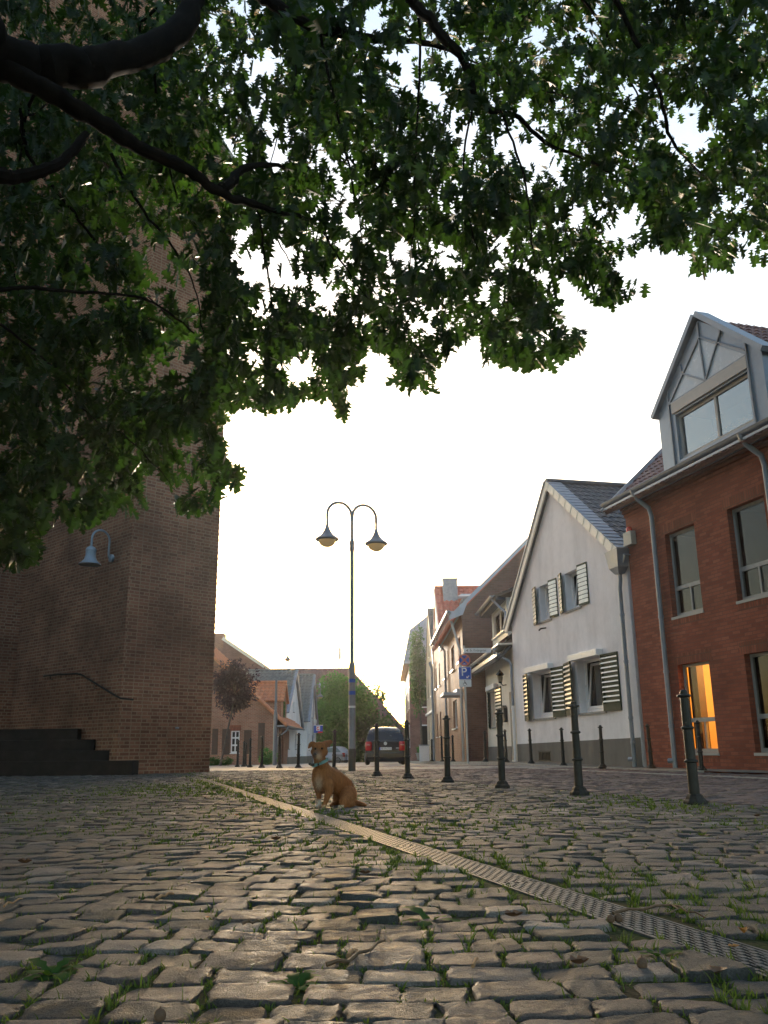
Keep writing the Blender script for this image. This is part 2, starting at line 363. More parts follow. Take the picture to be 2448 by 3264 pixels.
def furmat():
    m, nt, out = new_mat('dog_fur'); p = principled(nt, out, .75, spec=.2)
    tc = N(nt, 'ShaderNodeTexCoord'); at_ = N(nt, 'ShaderNodeAttribute'); at_.attribute_name = 'coat'
    n = noise(nt, 55, 4, stretch=(1, 1, .35)); k = ramp(nt, n.outputs[0], [(.3, (.75,)*3), (.7, (1.2,)*3)])
    L(nt, mix(nt, at_.outputs['Color'], k.outputs[0], 1.0, 'MULTIPLY'), p.inputs['Base Color']); bump(nt, p, n.outputs[0], .5, .006)
furmat()
def globemat():
    m, nt, out = new_mat('lamp_globe'); t = N(nt, 'ShaderNodeBsdfTranslucent'); t.inputs[0].default_value = (.95, .85, .62, 1)
    g = N(nt, 'ShaderNodeBsdfPrincipled'); setin(g, Roughness=.2); g.inputs['Base Color'].default_value = (.6, .52, .40, 1)
    x = N(nt, 'ShaderNodeMixShader'); x.inputs[0].default_value = .88; L(nt, g.outputs[0], x.inputs[1]); L(nt, t.outputs[0], x.inputs[2]); L(nt, x.outputs[0], out.inputs[0])
globemat()
# ================================================================ THE GROUND
def gz(Y): return 0.0 if Y < 26 else -(Y-26)*.0115
def kz(Y):
    t = min(1, max(0, (Y-23)/7)); return gz(Y) + .016 + .09*t*t*(3-2*t)
def strip(name, left, right, ys, zf, mat, lift=0.0, kind='structure', nx=1):
    b = MB()
    for y0, y1 in zip(ys[:-1], ys[1:]):
        for k in range(nx):
            P = lambda y, t: (left(y)*(1-t) + right(y)*t, y, zf(y)+lift)
            b.poly([P(y0, k/nx), P(y0, (k+1)/nx), P(y1, (k+1)/nx), P(y1, k/nx)])
    return tag(b.build(name, mat), kind=kind)
def lin(pts):
    xs = [p[0] for p in pts]; vs = [p[1] for p in pts]
    return lambda y: float(np.interp(y, xs, vs)) if xs[0] <= y <= xs[-1] else (vs[0] + (y-xs[0])*(vs[1]-vs[0])/(xs[1]-xs[0]) if y < xs[0] else vs[-1] + (y-xs[-1])*(vs[-1]-vs[-2])/(xs[-1]-xs[-2]))
strip('terrain', lambda y: -160, lambda y: 160, [-80, -4, 26, 60, 120, 165], gz, 'terrain', -.09)
bol = lin([(8.08, 2.74), (15.9, .37), (22.72, -1.33), (28.9, -4.0), (34.5, -5.7)])      # the line of bollards
kerb = lin([(8, 8.95), (18.4, 6.10), (26.4, 3.92), (29.6, 2.92), (34.4, 2.2), (41, 1.7), (60, 1.35), (120, .6)])
house = lin([(8, 10.4), (21.95, 6.35), (30.2, 4.44), (37, 3.4), (57, 3.2), (120, 3.0)])
roadL = lin([(8, 2.74), (15.9, .37), (22.72, -1.33), (28.9, -4.0), (34.5, -5.6), (44, -6.2), (60, -6.5), (120, -5.5)])
YS = [-4, 0, 4, 8, 12, 16, 19, 22, 24, 26]
strip('earth_bed', lambda y: -16, lambda y: bol(y)+.6, YS, gz, 'earth', -.011, nx=3)
strip('lane_bed', lambda y: bol(y)+.30, lambda y: kerb(y)+.05, [-4, 0, 4, 8, 12, 16, 20, 23, 26, 28.5], gz, 'earth', -.012)
strip('road', roadL, kerb, [22.9, 26, 29, 32, 36, 41, 47, 60, 80, 120], gz, 'asphalt', .004, nx=2)
strip('pavement', lambda y: kerb(y)+.1, lambda y: house(y)+.4, [2, 8, 14, 18, 21, 23, 25, 27, 29, 31, 34, 38, 45, 60, 90], kz, 'slab_paving', .004, nx=2)
strip('square_setts', lambda y: -40, roadL, [23.4, 26, 29, 32, 36, 44, 58], gz, 'far_setts', -.002, nx=2)
k = MB(); ys = [18, 21, 23, 25, 27, 29, 31, 34, 38, 45, 60, 80]
for y0, y1 in zip(ys[:-1], ys[1:]):
    for a, b_ in zip(np.linspace(y0, y1, max(2, int(y1-y0)))[:-1], np.linspace(y0, y1, max(2, int(y1-y0)))[1:]):
        q = [(kerb(a), a), (kerb(a)+.13, a), (kerb(b_)+.13, b_-.012), (kerb(b_), b_-.012)]
        k.hexa([(x, y, gz(y)-.1) for x, y in q] + [(x, y, kz(y)+.012) for x, y in q])
tag(k.build('kerb', 'concrete'), kind='structure')
g = MB()   # pale gutter course along the brick lane
for i in range(120):
    y = 6+i*.2; x = kerb(y)-1.35
    g.box((x-.11, y, gz(y)-.05), (x+.11+random.uniform(-.01, .01), y+.185, gz(y)+.004+random.uniform(0, .004)))
tag(g.build('gutter_course', 'concrete'), kind='structure')
# ---- drain line
DR = [Vector((1.36, .80, 0)), Vector((.925, 2.25, 0)), Vector((-.575, 7.25, 0)), Vector((-4.97, 21.9, 0))]
def dr_dist(x, y):
    best = np.full(np.shape(x), 9.0)
    for a, b in zip(DR[:-1], DR[1:]):
        d = b-a; t = np.clip(((x-a.x)*d.x + (y-a.y)*d.y)/d.length_squared, 0, 1)
        best = np.minimum(best, np.hypot(x-a.x-t*d.x, y-a.y-t*d.y))
    return best
# ---- cobbles: every stone is a rounded block of its own inside one paving surface
PH = rad(-5)
def warp(a, b):
    a, b = np.asarray(a), np.asarray(b)
    bb = b + .10*np.sin(a*1.05+b*.30+1.0) + .06*np.sin(a*2.3-b*.55) + .20*np.sin(a*.33+b*.12)
    aa = a + .05*np.sin(b*1.4)
    return aa*math.cos(PH) - bb*math.sin(PH), aa*math.sin(PH) + bb*math.cos(PH)
quads = []
b_ = .2
while b_ < 26:
    dp = random.uniform(.118, .152); a_ = -.66*(b_+3)-1.2 + random.random()*.2; end = min(.60*(b_+1)+1.5, 9)
    a_ = max(a_, -14.5)
    while a_ < end:
        w = random.choice([random.uniform(.11, .15), random.uniform(.13, .19), random.uniform(.15, .215)])
        quads.append((a_, b_, w, dp)); a_ += w
    b_ += dp
Q = np.array(quads); n = len(Q)
jit = lambda s: RNG.uniform(-s, s, (n,))
gap = RNG.uniform(.002, .006, n)
cs = []
for sa, sb in ((0, 0), (1, 0), (1, 1), (0, 1)):
    a = Q[:, 0] + Q[:, 2]*sa + (gap if sa == 0 else -gap) + jit(.014); b = Q[:, 1] + Q[:, 3]*sb + (gap if sb == 0 else -gap) + jit(.013)
    cs.append(np.stack(warp(a, b), 1))
Cn = np.stack(cs, 1); ctr = Cn.mean(1)
bolv = np.vectorize(bol)
keep = (ctr[:, 1] > .75) & (ctr[:, 1] < 23.6) & (np.abs(ctr[:, 0]) < .60*ctr[:, 1]+1.5) & (ctr[:, 0] < bolv(ctr[:, 1])+.30) & (ctr[:, 0] > -15) & (dr_dist(ctr[:, 0], ctr[:, 1]) > .125)
keep &= ~((ctr[:, 1] > 20.6+.0*ctr[:, 0]) & (ctr[:, 0] < -6.2))
Cn = Cn[keep]; ctr = ctr[keep]
for a, b in zip(DR[:-1], DR[1:]):    # stones along the drain are cut to its edge
    d = (b-a).normalized(); nx, ny = -d.y, d.x
    sd_ = (ctr[:, 0]-a.x)*nx + (ctr[:, 1]-a.y)*ny; al = (Cn[:, :, 0]-a.x)*d.x + (Cn[:, :, 1]-a.y)*d.y
    cd_ = ((Cn[:, :, 0]-a.x)*nx + (Cn[:, :, 1]-a.y)*ny)*np.sign(sd_)[:, None]
    push = np.where((al > -.1) & (al < (b-a).length+.1) & (cd_ < .098) & (np.abs(sd_) < .4)[:, None], .098-cd_, 0)*np.sign(sd_)[:, None]
    Cn[:, :, 0] += push*nx; Cn[:, :, 1] += push*ny
def stones(Cq, prm, hfun, seed):
    r = np.random.default_rng(seed); m = len(Cq); prm = np.array(prm); kk = len(prm)
    A, B = np.meshgrid(prm, prm, indexing='xy'); A = A.ravel(); B = B.ravel()
    rk = .07; a2 = A*np.sqrt(1-rk*B*B); b2 = B*np.sqrt(1-rk*A*A)
    w00 = (1-a2)*(1-b2)/4; w10 = (1+a2)*(1-b2)/4; w11 = (1+a2)*(1+b2)/4; w01 = (1-a2)*(1+b2)/4
    P = (Cq[:, 0, None]*w00[None, :, None] + Cq[:, 1, None]*w10[None, :, None] + Cq[:, 2, None]*w11[None, :, None] + Cq[:, 3, None]*w01[None, :, None])
    h = hfun(np.maximum(np.abs(A), np.abs(B)), A, B)[None, :]
    z0 = r.normal(0, .0034, (m, 1)); dome = r.uniform(.35, 1.25, (m, 1))
    tx = r.normal(0, .0026, (m, 1)); ty = r.normal(0, .0026, (m, 1))
    rough = r.normal(0, .0011, (m, len(A)))*(np.maximum(np.abs(A), np.abs(B)) < .98)
    wob = r.normal(0, .003, (m, len(A), 2))*(np.maximum(np.abs(A), np.abs(B)) > .6)[None, :, None]
    P = P + wob
    inner = (np.maximum(np.abs(A), np.abs(B)) < .999)[None, :]
    z = np.where(inner, z0 + h*dome + A*tx + B*ty + rough, -.045)
    V = np.concatenate([P, z[..., None]], 2).reshape(-1, 3)
    i = np.arange(kk*kk).reshape(kk, kk); fq = np.stack([i[:-1, :-1], i[:-1, 1:], i[1:, 1:], i[1:, :-1]], -1).reshape(-1, 4)
    Fq = (fq[None] + (np.arange(m)*kk*kk)[:, None, None]).reshape(-1)
    return V, Fq
hn = lambda mx, A, B: .0022*(1-.8*A*A)*(1-.8*B*B) - .0070*np.clip((mx-.91)/.09, 0, 1)**2 - .002
dist = ctr[:, 1]
lod = [(dist < 4.2, [-1, -.985, -.9, -.7, -.35, 0, .35, .7, .9, .985, 1]), ((dist >= 4.2) & (dist < 9), [-1, -.97, -.8, -.3, .3, .8, .97, 1]), (dist >= 9, [-1, -.95, -.55, .55, .95, 1])]
VV, FF, base = [], [], 0
for i, (msk, prm) in enumerate(lod):
    v, f = stones(Cn[msk], prm, hn, 11+i); VV.append(v); FF.append(f+base); base += len(v)
VV = np.concatenate(VV); FF = np.concatenate(FF)
tag(mesh_np('cobblestone_paving', VV, FF, np.full(len(FF)//4, 4), 'cobble', smooth=True), kind='structure')
# ---- the lane beyond the bollards: smaller pinkish pavers in straight courses
lq = []; la_ = rad(15.5); lu = np.array([math.cos(la_), -math.sin(la_)*-1]); lu = np.array([math.cos(la_), math.sin(la_)]); lv = np.array([-lu[1], lu[0]]); r_ = 0
for bb in np.arange(4.0, 30.5, .108):
    r_ += 1
    for aa in np.arange(-1.2, 9.0, .205): lq.append((aa + (.10 if r_ % 2 else 0) + random.uniform(-.01, .01), bb))
lq = np.array(lq); o0 = np.array([2.74-8.08*math.sin(rad(15.5))*0, 0.0]); base_ = np.array([bol(8.08)+.35, 8.08]) - lv*8.08
lc = []
for sa, sb in ((0, 0), (1, 0), (1, 1), (0, 1)):
    a_s = lq[:, 0] + .205*sa + (.004 if sa == 0 else -.004); b_s = lq[:, 1] + .108*sb + (.004 if sb == 0 else -.004)
    lc.append(base_[None] + lu[None]*a_s[:, None] + lv[None]*b_s[:, None] + RNG.normal(0, .004, (len(lq), 2)))
lc = np.stack(lc, 1); lctr = lc.mean(1); kv = np.vectorize(kerb)
kp = (lctr[:, 1] > 5) & (lctr[:, 1] < 27.6) & (lctr[:, 0] > bolv(lctr[:, 1])+.40) & (lctr[:, 0] < kv(lctr[:, 1])-.08) & (lctr[:, 0] < .62*lctr[:, 1]+2)
v, f = stones(lc[kp], [-1, -.93, -.5, .5, .93, 1], lambda mx, A, B: .002*(1-.8*A*A)*(1-.8*B*B) - .006*np.clip((mx-.9)/.1, 0, 1)**2 - .004, 31)
tag(mesh_np('brick_lane', v, f, np.full(len(f)//4, 4), 'lane_paver', smooth=True), kind='structure')
# ---- grass and moss in the joints
def pn(x, y, s, o=0.0):   # cheap smooth noise
    return (np.sin(x*s*1.3+o+1.7*np.sin(y*s*.9+o)) + np.sin(y*s*1.7-o+1.3*np.sin(x*s*1.1+2*o)) + np.sin((x+y)*s*.77+3*o))/3
pts = []
Wt = .5 + .5*pn(ctr[:, 0], ctr[:, 1], 1.6, .7)
Wt2 = .5 + .5*pn(ctr[:, 0], ctr[:, 1], 4.1, 2.1)
patch = np.exp(-(((ctr[:, 0]+2.6)/1.6)**2 + ((ctr[:, 1]-12.5)/2.6)**2)) + np.exp(-(((ctr[:, 0]-.55)/.7)**2 + ((ctr[:, 1]-6.2)/.5)**2)) + .8*np.exp(-(((ctr[:, 0]+.2)/1.0)**2 + ((ctr[:, 1]-7.3)/.35)**2)) + .8*np.exp(-(((ctr[:, 0]-2.4)/.5)**2 + ((ctr[:, 1]-8.4)/2.5)**2)) + .9*np.exp(-(((ctr[:, 0]-.2)/.45)**2 + ((ctr[:, 1]-4.2)/.22)**2))
patch += .7*np.exp(-(((ctr[:, 0]+.75)/.45)**2 + ((ctr[:, 1]-2.0)/.6)**2)) + .9*(dr_dist(ctr[:, 0], ctr[:, 1]) < .26)
amt = (np.clip(Wt*Wt2*2.4-.35, 0, 1)*.9 + .26)*np.clip(1.55-ctr[:, 1]/7.5, .22, 1) + patch*.8
near = np.clip(5.5/ctr[:, 1], .45, 2.0)
nb = RNG.poisson(np.clip(amt*near*46, 0, 120)*np.where(ctr[:, 1] > 16, .5, 1))
si = np.repeat(np.arange(len(ctr)), nb); m = len(si)
ed = RNG.integers(0, 4, m); t = RNG.random(m)[:, None]; t = np.where(RNG.random((m, 1)) < .55, np.round(t)*.92+.04+RNG.normal(0, .05, (m, 1)), t)
p0 = Cn[si, ed]; p1 = Cn[si, (ed+1) % 4]; pp = p0*(1-t)+p1*t
out = pp - ctr[si]; pp = pp + out/np.linalg.norm(out, axis=1)[:, None]*RNG.uniform(-.004, .016, (m, 1))
tall = RNG.gamma(3, .0036, m)*np.clip(.6+amt[si]*.9, .5, 1.7)*np.where(pp[:, 1] > 7, 1.35, 1.0); wd = RNG.uniform(.0012, .0032, m)*np.clip(pp[:, 1]/3.5, 1, 3.2)
ang = RNG.uniform(0, 2*np.pi, m); ln = RNG.uniform(.15, 1.1, m)*tall; la = RNG.uniform(0, 2*np.pi, m)
dx, dy = np.cos(ang)*wd, np.sin(ang)*wd; lx, ly = np.cos(la)*ln, np.sin(la)*ln
z0 = np.full(m, -.012)
GV = np.stack([np.stack([pp[:, 0]-dx, pp[:, 1]-dy, z0], 1), np.stack([pp[:, 0]+dx, pp[:, 1]+dy, z0], 1), np.stack([pp[:, 0]+dx*.7+lx*.4, pp[:, 1]+dy*.7+ly*.4, z0+tall*.62], 1), np.stack([pp[:, 0]-dx*.7+lx*.4, pp[:, 1]-dy*.7+ly*.4, z0+tall*.62], 1), np.stack([pp[:, 0]+lx, pp[:, 1]+ly, z0+tall], 1)], 1)
bi = np.arange(m)[:, None]*5
fl = np.concatenate([bi+0, bi+1, bi+2, bi+3, bi+3, bi+2, bi+4], 1).ravel(); lt = np.tile([4, 3], m)
tag(mesh_np('joint_grass', GV.reshape(-1, 3), fl, lt, 'grass_blade'), kind='stuff', label='short green grass and moss growing in the cobble joints', cat='grass')
# ---- drain channel with cast gratings
dch = thing('drain_channel', 'narrow slotted iron drainage channel crossing the cobbles diagonally in front of the dog', 'drain', tuple(DR[2]))
def dpos(s):
    for a, b in zip(DR[:-1], DR[1:]):
        l = (b-a).length
        if s <= l: return a + (b-a)*(s/l), (b-a).normalized()
        s -= l
    return DR[-1], (DR[-1]-DR[-2]).normalized()
total = sum((b-a).length for a, b in zip(DR[:-1], DR[1:]))
fm = MB(); sN = 0
HWID = .076
for i in range(60):
    p, d = dpos(total*i/60); p2, d2 = dpos(total*(i+1)/60); x = Vector((d.y, -d.x, 0)); x2 = Vector((d2.y, -d2.x, 0))
    for e in (-1, 1):
        a, b = e*(HWID+.004), e*(HWID+.014)
        q = [p+x*a, p+x*b, p2+x2*b, p2+x2*a]
        if e < 0: q.reverse()
        fm.hexa([v+Vector((0, 0, -.06)) for v in q] + [v+Vector((0, 0, .001)) for v in q])
    q = [p-x*(HWID+.004), p+x*(HWID+.004), p2+x2*(HWID+.004), p2-x2*(HWID+.004)]
    fm.poly([v+Vector((0, 0, -.03)) for v in q], 1)
fm.build('channel_frame', ['grate_iron', 'dark_void'], dch)
s0 = .12; SL = 1.42
while s0+SL < total:
    gb = MB(); ncol = 8; pitch = 2*HWID/ncol
    far = s0 > 9
    steps = 6
    for c in range(ncol+1):
        off = -HWID + c*pitch; wv = .0042 if 0 < c < ncol else .007
        for j in range(steps):
            a, da = dpos(s0+.008+(SL-.016)*j/steps); b, db = dpos(s0+.008+(SL-.016)*(j+1)/steps)
            xa = Vector((da.y, -da.x, 0)); xb = Vector((db.y, -db.x, 0))
            q = [a+xa*(off-wv), a+xa*(off+wv), b+xb*(off+wv), b+xb*(off-wv)]
            gb.hexa([v+Vector((0, 0, -.018)) for v in q] + [v+Vector((0, 0, -.001)) for v in q])
    per = .058; nn_ = int(SL/per)
    for c in range(ncol):
        for j in range(nn_+1):
            s1 = s0 + (j+(.5 if c % 2 else 0))*per
            if s1+.024 > s0+SL: continue
            p, d = dpos(s1); x = Vector((d.y, -d.x, 0)); o_ = -HWID+(c+.5)*pitch
            q = [p+x*(o_-pitch*.42), p+x*(o_+pitch*.42), p+x*(o_+pitch*.42)+d*.024, p+x*(o_-pitch*.42)+d*.024]
            gb.hexa([v+Vector((0, 0, -.018)) for v in q] + [v+Vector((0, 0, .0005)) for v in q])
    gb.build('grate', 'grate_iron', dch); s0 += SL
dch.location.z -= .006; WL[dch] = Vector(dch.location)
# ---- litter on the cobbles
def gpt(x, y, z=.004): return ground(x, y, 0) + Vector((0, 0, z))
def twig(label, px, r=.004, forks=()):
    b = MB(); path = [gpt(x, y, .012) for x, y in px]
    pth = []
    for a, c in zip(path[:-1], path[1:]): pth += [a, a.lerp(c, .5)+Vector((random.uniform(-.006, .006), random.uniform(-.006, .006), .006))]
    pth.append(path[-1]); b.tube(pth, [r*(1-.55*i/len(pth)) for i in range(len(pth))], 6)
    for f in forks: b.tube([gpt(x, y, .014) for x, y in f], [r*.6, r*.35], 5)
    t = thing('twig', label, 'twig', tuple(path[0]), 'twigs dropped on the cobbles'); b.build('stem', 'twig_pale' if ('pale' in label or 'orange' in label) else 'twig', t, smooth=True)
twig('straight pale twig lying on the cobbles at the left edge', [(12, 2901), (40, 2890), (70, 2876)])
twig('short thick broken orange twig on the cobbles left of centre', [(498, 2878), (525, 2868), (552, 2860)], .006)
twig('thin straight twig lying flat on dark stone below the dog', [(772, 2958), (805, 2956), (836, 2953)], .005)
twig('small pale twig on the cobbles directly below the dog, farther up', [(996, 2805), (1022, 2797)], .005)
twig('long forked dark twig lying across the iron drain grating', [(1955, 2924), (2050, 2912), (2142, 2898), (2190, 2920), (2248, 2938)], .005, [[(2142, 2899), (2164, 2912), (2124, 2931)]])
twig('long dark bent twig lying among the foreground stones', [(1040, 3092), (1110, 3082), (1180, 3045), (1226, 3012)], .006)
twig('stubby twig piece with a bright broken orange end', [(1112, 3066), (1136, 3048)], .008)
twig('short pale stick standing between two foreground stones right of centre', [(1508, 3098), (1522, 3072)], .005)
def leaf_litter(label, x, y, s, mat, yaw, curl=.5):
    p = gpt(x, y, .012); b = MB(); n_ = 7; vs = []; s = s*.62
    prof = [.08, .34, .5, .30, .46, .26, .02]
    for i in range(n_):
        u = i/(n_-1)-.5
        for e, k in ((-1, 1), (0, 0), (1, 1)):
            w = e*prof[i]*s*.8; z = k*curl*s*prof[i]*.7 + (u*u)*curl*s*.8
            vs.append(p + Vector((math.cos(yaw)*u*s - math.sin(yaw)*w, math.sin(yaw)*u*s + math.cos(yaw)*w, z)))
    fs = [(3*i+j, 3*i+j+1, 3*i+j+4, 3*i+j+3) for i in range(n_-1) for j in (0, 1)]
    b.add(vs, fs); t = thing('fallen_leaf', label, 'leaf', tuple(p), 'fallen leaves on the cobbles'); b.build('blade', mat, t, smooth=True, uv=False)
for a in [('curled brown dead leaf on the stone at lower right of centre', 1850, 3090, .085, 'dead_leaf', .4, .8), ('upright amber leaf beside the drain at the far right edge', 2372, 2990, .06, 'amber_leaf', 1.5, 1.2), ('yellow leaf lying on the drain grating near the right edge', 2342, 3035, .05, 'amber_leaf', .2, .5),
          ('reddish brown leaf clump among stones in the lower right corner', 2290, 3120, .09, 'dead_leaf', 1.0, .6), ('dark crumpled leaf in a joint at the left of the square', 78, 2760, .10, 'dead_leaf', .2, .9), ('crumpled dark leaf in the gap right below the dog', 880, 2684, .11, 'dead_leaf', .7, .8),
          ('dark curled leaf in a joint left of the grating bend', 1165, 2795, .08, 'dead_leaf', .1, .8), ('wide dead leaf in the joint left of the grating, near the middle', 1640, 2935, .10, 'dead_leaf', .3, .7), ('brown leaf by the left edge, farther up the square', 30, 2600, .12, 'dead_leaf', .9, .6), ('small rust leaf lying on the paving left of the dog', 755, 2604, .07, 'amber_leaf', .9, .6),
          ('dark leaf lying on the open paving right of the dog', 1375, 2568, .12, 'dead_leaf', .2, .5), ('tiny tan leaf on a foreground stone beside the long bent twig', 662, 2938, .03, 'amber_leaf', 1.2, .5), ('dull leaf curled in a gap near the right-hand edge of the square', 2415, 2608, .12, 'dead_leaf', .5, .6)]: leaf_litter(*a)
def husk(label, x, y, r):
    p = gpt(x, y, .0); t = thing('acorn_cup', label, 'acorn cup', tuple(p), 'acorn cups on the cobbles')
    b = MB(); b.lathe([(.35*r, 0), (.85*r, .3*r), (r, .9*r), (.85*r, 1.4*r), (.6*r, 1.75*r), (.15*r, 1.95*r), (0.02*r, 2.3*r)], p, 12); b.build('shell', 'husk', t, smooth=True)
husk('brown acorn cup at the lower edge of the iron grating, left one of the two', 1948, 2942, .012); husk('brown acorn cup at the lower edge of the iron grating, right one of the two', 1972, 2940, .013)
husk('pointed brown acorn cup in the grassy joint below the grating', 2048, 3088, .013); husk('half cut-off brown acorn cup at the bottom edge of the photo', 509, 3256, .012)
def weed(label, x, y, n_=9, s=.07):
    p = gpt(x, y, -.012); t = thing('dandelion_weed', label, 'weed', tuple(p), 'weeds between the cobbles'); b = MB()
    for i in range(n_):
        a = 2*math.pi*i/n_ + random.uniform(-.3, .3); l = s*random.uniform(.6, 1.15); d = Vector((math.cos(a), math.sin(a), 0)); x_ = Vector((-d.y, d.x, 0)); el = random.uniform(.15, .7)
        ws = [.05, .16, .10, .24, .14, .28, .06]; vs = []
        for j, w in enumerate(ws):
            u = j/(len(ws)-1); c = p + d*(l*u) + Vector((0, 0, l*(el*u - .55*u*u)+.02*u))
            vs += [c - x_*(w*l), c + Vector((0, 0, -.02*l)), c + x_*(w*l)]
        b.add(vs, [(3*j+k, 3*j+k+1, 3*j+k+4, 3*j+k+3) for j in range(len(ws)-1) for k in (0, 1)])
    b.build('rosette', 'weed_leaf', t, smooth=True, uv=False)
for a in [('broad-leaved weed rosette at the lower left of the foreground', 165, 3098, 13, .085), ('small leafy weed low in the foreground, left of middle', 945, 3134, 10, .065), ('leafy weed in a joint below the middle of the iron grating', 1372, 2930, 9, .10), ('leafy weed left of the grating, right one of two close together', 1180, 2762, 8, .09), ('leafy weed left of the grating, left one of two close together', 1135, 2765, 7, .07), ('dark tuft of tall weed on the near side of the drain by the tower', 683, 2515, 12, .20), ('small weed just below the iron grating near the right edge', 2100, 3045, 8, .07)]: weed(*a)
# ================================================================ BOLLARDS
bd = thing('bollard', 'tall dark iron bollard nearest the camera, in front of the lit window', 'bollard', (0, 0, 0), 'iron bollards around the square')
b = MB(); b.lathe([(.047, .075), (.0455, .355), (.052, .358), (.060, .364), (.060, .376), (.052, .383), (.0435, .388), (.0415, .645), (.050, .65), (.057, .656), (.057, .667), (.049, .674), (.040, .68), (.0375, .93)], n=20); b.build('post', 'iron', bd, smooth=True)
b = MB(); b.lathe([(.036, .928), (.060, .936), (.064, .944), (.062, .953), (.045, .960), (.034, .963), (.034, .976), (.031, .988), (.022, .997), (.006, 1.001)], n=20); b.build('cap', 'iron', bd, smooth=True)
b = MB(); b.lathe([(.104, -.02), (.104, .022), (.098, .034), (.082, .048), (.072, .072), (.066, .078), (.060, .086), (.048, .092)], n=8, rot=.39); b.build('foot', 'iron_base', bd)
BL = [(2.74, 8.08, None), (2.10, 9.89, 'dark iron bollard second nearest in the row, before the white house shutters'), (1.51, 11.82, 'dark iron bollard third nearest in the row, standing in front of the white cottage'), (.93, 13.81, 'dark iron bollard in the square row, fourth, before the tan brick house'), (.37, 15.89, 'dark iron bollard at the right rear corner of the parked dark car'), (-.19, 17.57, 'dark iron bollard standing right in front of the parked dark car'), (-1.33, 22.72, 'iron bollard just behind the dog, between its ear and the street lamp'),
      (-2.60, 26.43, 'iron bollard in front of the white gabled houses, first left of the dog'), (-3.21, 26.91, 'iron bollard at the corner of the orange-roofed cottage, second left of the dog'), (-4.01, 28.86, 'iron bollard beside the green bush, third left of the dog'), (-4.82, 31.67, 'iron bollard before the brick cottage, fourth left of the dog'), (-5.72, 34.45, 'iron bollard under the white cottage window, nearest the tower in its row'), (-5.83, 36.6, 'iron bollard right behind and beside the one under the white cottage window'), (-6.2, 39.5, 'small far iron bollard just right of the pair under the white cottage window'),
      (6.43, 18.39, 'iron bollard partly hidden behind the nearest one, by the lit window'), (6.09, 20.68, 'iron bollard by the rainpipe where the white and red houses meet'), (5.19, 21.62, 'iron bollard before the grey plinth, below the right shuttered window of the white house'), (4.72, 24.0, 'iron bollard before the grey plinth, just right of the cellar grille'), (4.25, 26.38, 'iron bollard just left of the cellar grille by the white house corner'), (3.72, 27.88, 'iron bollard mostly hidden behind a nearer one, by the white cottage door'), (3.25, 29.56, 'iron bollard before the dark brown gable wall'), (2.55, 34.38, 'small iron bollard before the tan brick house, right one by the door'), (2.21, 35.62, 'small iron bollard before the tan brick house, left one'), (2.08, 41.1, 'farthest iron bollard on the right pavement, by the cream house'), (8.05, 15.35, 'iron bollard cut by the right edge of the photo')]
for i, (x, y, lab) in enumerate(BL):
    z = kz(y) if i >= 14 else gz(y)
    o = bd if i == 0 else copy_tree(bd, (x, y, z))
    if i == 0: o.location = (x, y, z)
    else: o['label'] = lab
    o.rotation_euler = (random.uniform(-.012, .012), random.uniform(-.012, .012), random.random())
# ================================================================ CHURCH TOWER
C0 = at(369, 2430, 20.3); DA = rad(43)
RFt = Frame((C0.x, C0.y), (math.sin(DA), math.cos(DA)))                 # face towards the street
ue = RFt.hit(667, 2440)[0]
DFt = Frame((C0.x, C0.y), (math.cos(DA), -math.sin(DA))); 
d_in = DFt.hit(46, 2150)[0]                                              # inner corner (negative u)
DFt = DFt.shift(d_in); DL = -d_in                                        # u: 0 inner corner .. DL outer corner
I0 = DFt.pt(0, 0); BW = Frame((I0.x, I0.y), (math.sin(DA), math.cos(DA)))   # body wall, parallel to the street face
ub = BW.hit(527, 0)[0]; zc = RFt.hit(690, 500)[1]
tw = thing('church_tower', 'tall dark brick church tower filling the left side behind the oak leaves', 'tower', (C0.x-2, C0.y+3, 0))
b = MB(); ZT = 46
b.poly([BW.pt(-8, -.3), BW.pt(0, -.3), BW.pt(0, ZT), BW.pt(-8, ZT)]); b.poly([BW.pt(0, 10), BW.pt(ub, 10), BW.pt(ub, ZT), BW.pt(0, ZT)])
b.poly([BW.pt(ub, -.3), BW.pt(ub, -.3, -4.4), BW.pt(ub, ZT, -4.4), BW.pt(ub, ZT)]); b.poly([BW.pt(-8, ZT), BW.pt(ub, ZT), BW.pt(ub, ZT, -4.4), BW.pt(-8, ZT, -4.4)])
b.poly([BW.pt(-8, -.3, -4.4), BW.pt(-8, -.3), BW.pt(-8, ZT), BW.pt(-8, ZT, -4.4)])
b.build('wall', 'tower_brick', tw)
b = MB(); zl, zh = zc, zc+2.4
q = RFt.pt
b.poly([DFt.pt(0, -.3), DFt.pt(DL, -.3), DFt.pt(DL, zh), DFt.pt(0, zh)])
b.poly([q(0, -.3), q(ue, -.3), q(ue, zl), q(0, zh)])
b.poly([q(ue, -.3), q(ue, -.3, -DL), q(ue, zl, -DL), q(ue, zl)]); b.poly([q(0, zh), q(ue, zl), q(ue, zl, -DL), q(0, zh, -DL)])
for i in range(0, int(zl/.166)):   # quoin headers stepping in and out along the far edge
    b.box((0, 0, 0), (0, 0, 0)) if False else b.fbox(RFt, ue-.06, ue+.012, .02+i*.166, .095+i*.166, -.10, .004)
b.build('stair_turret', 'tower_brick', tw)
b = MB(); b.slab([q(-.1, zh+.1, .12), q(ue+.15, zl+.02, .12), q(ue+.15, zl+.02, -DL), q(-.1, zh+.1, -DL)], .14); b.build('coping', 'concrete', tw)
pm = MB(); u_, v_ = RFt.hit(563, 2323); pm.lathe([(.03, 0), (.05, .01), (.05, .03), (.02, .04)], RFt.pt(u_, v_, .02), 10); pm.build('survey_marker', 'zinc', tw)
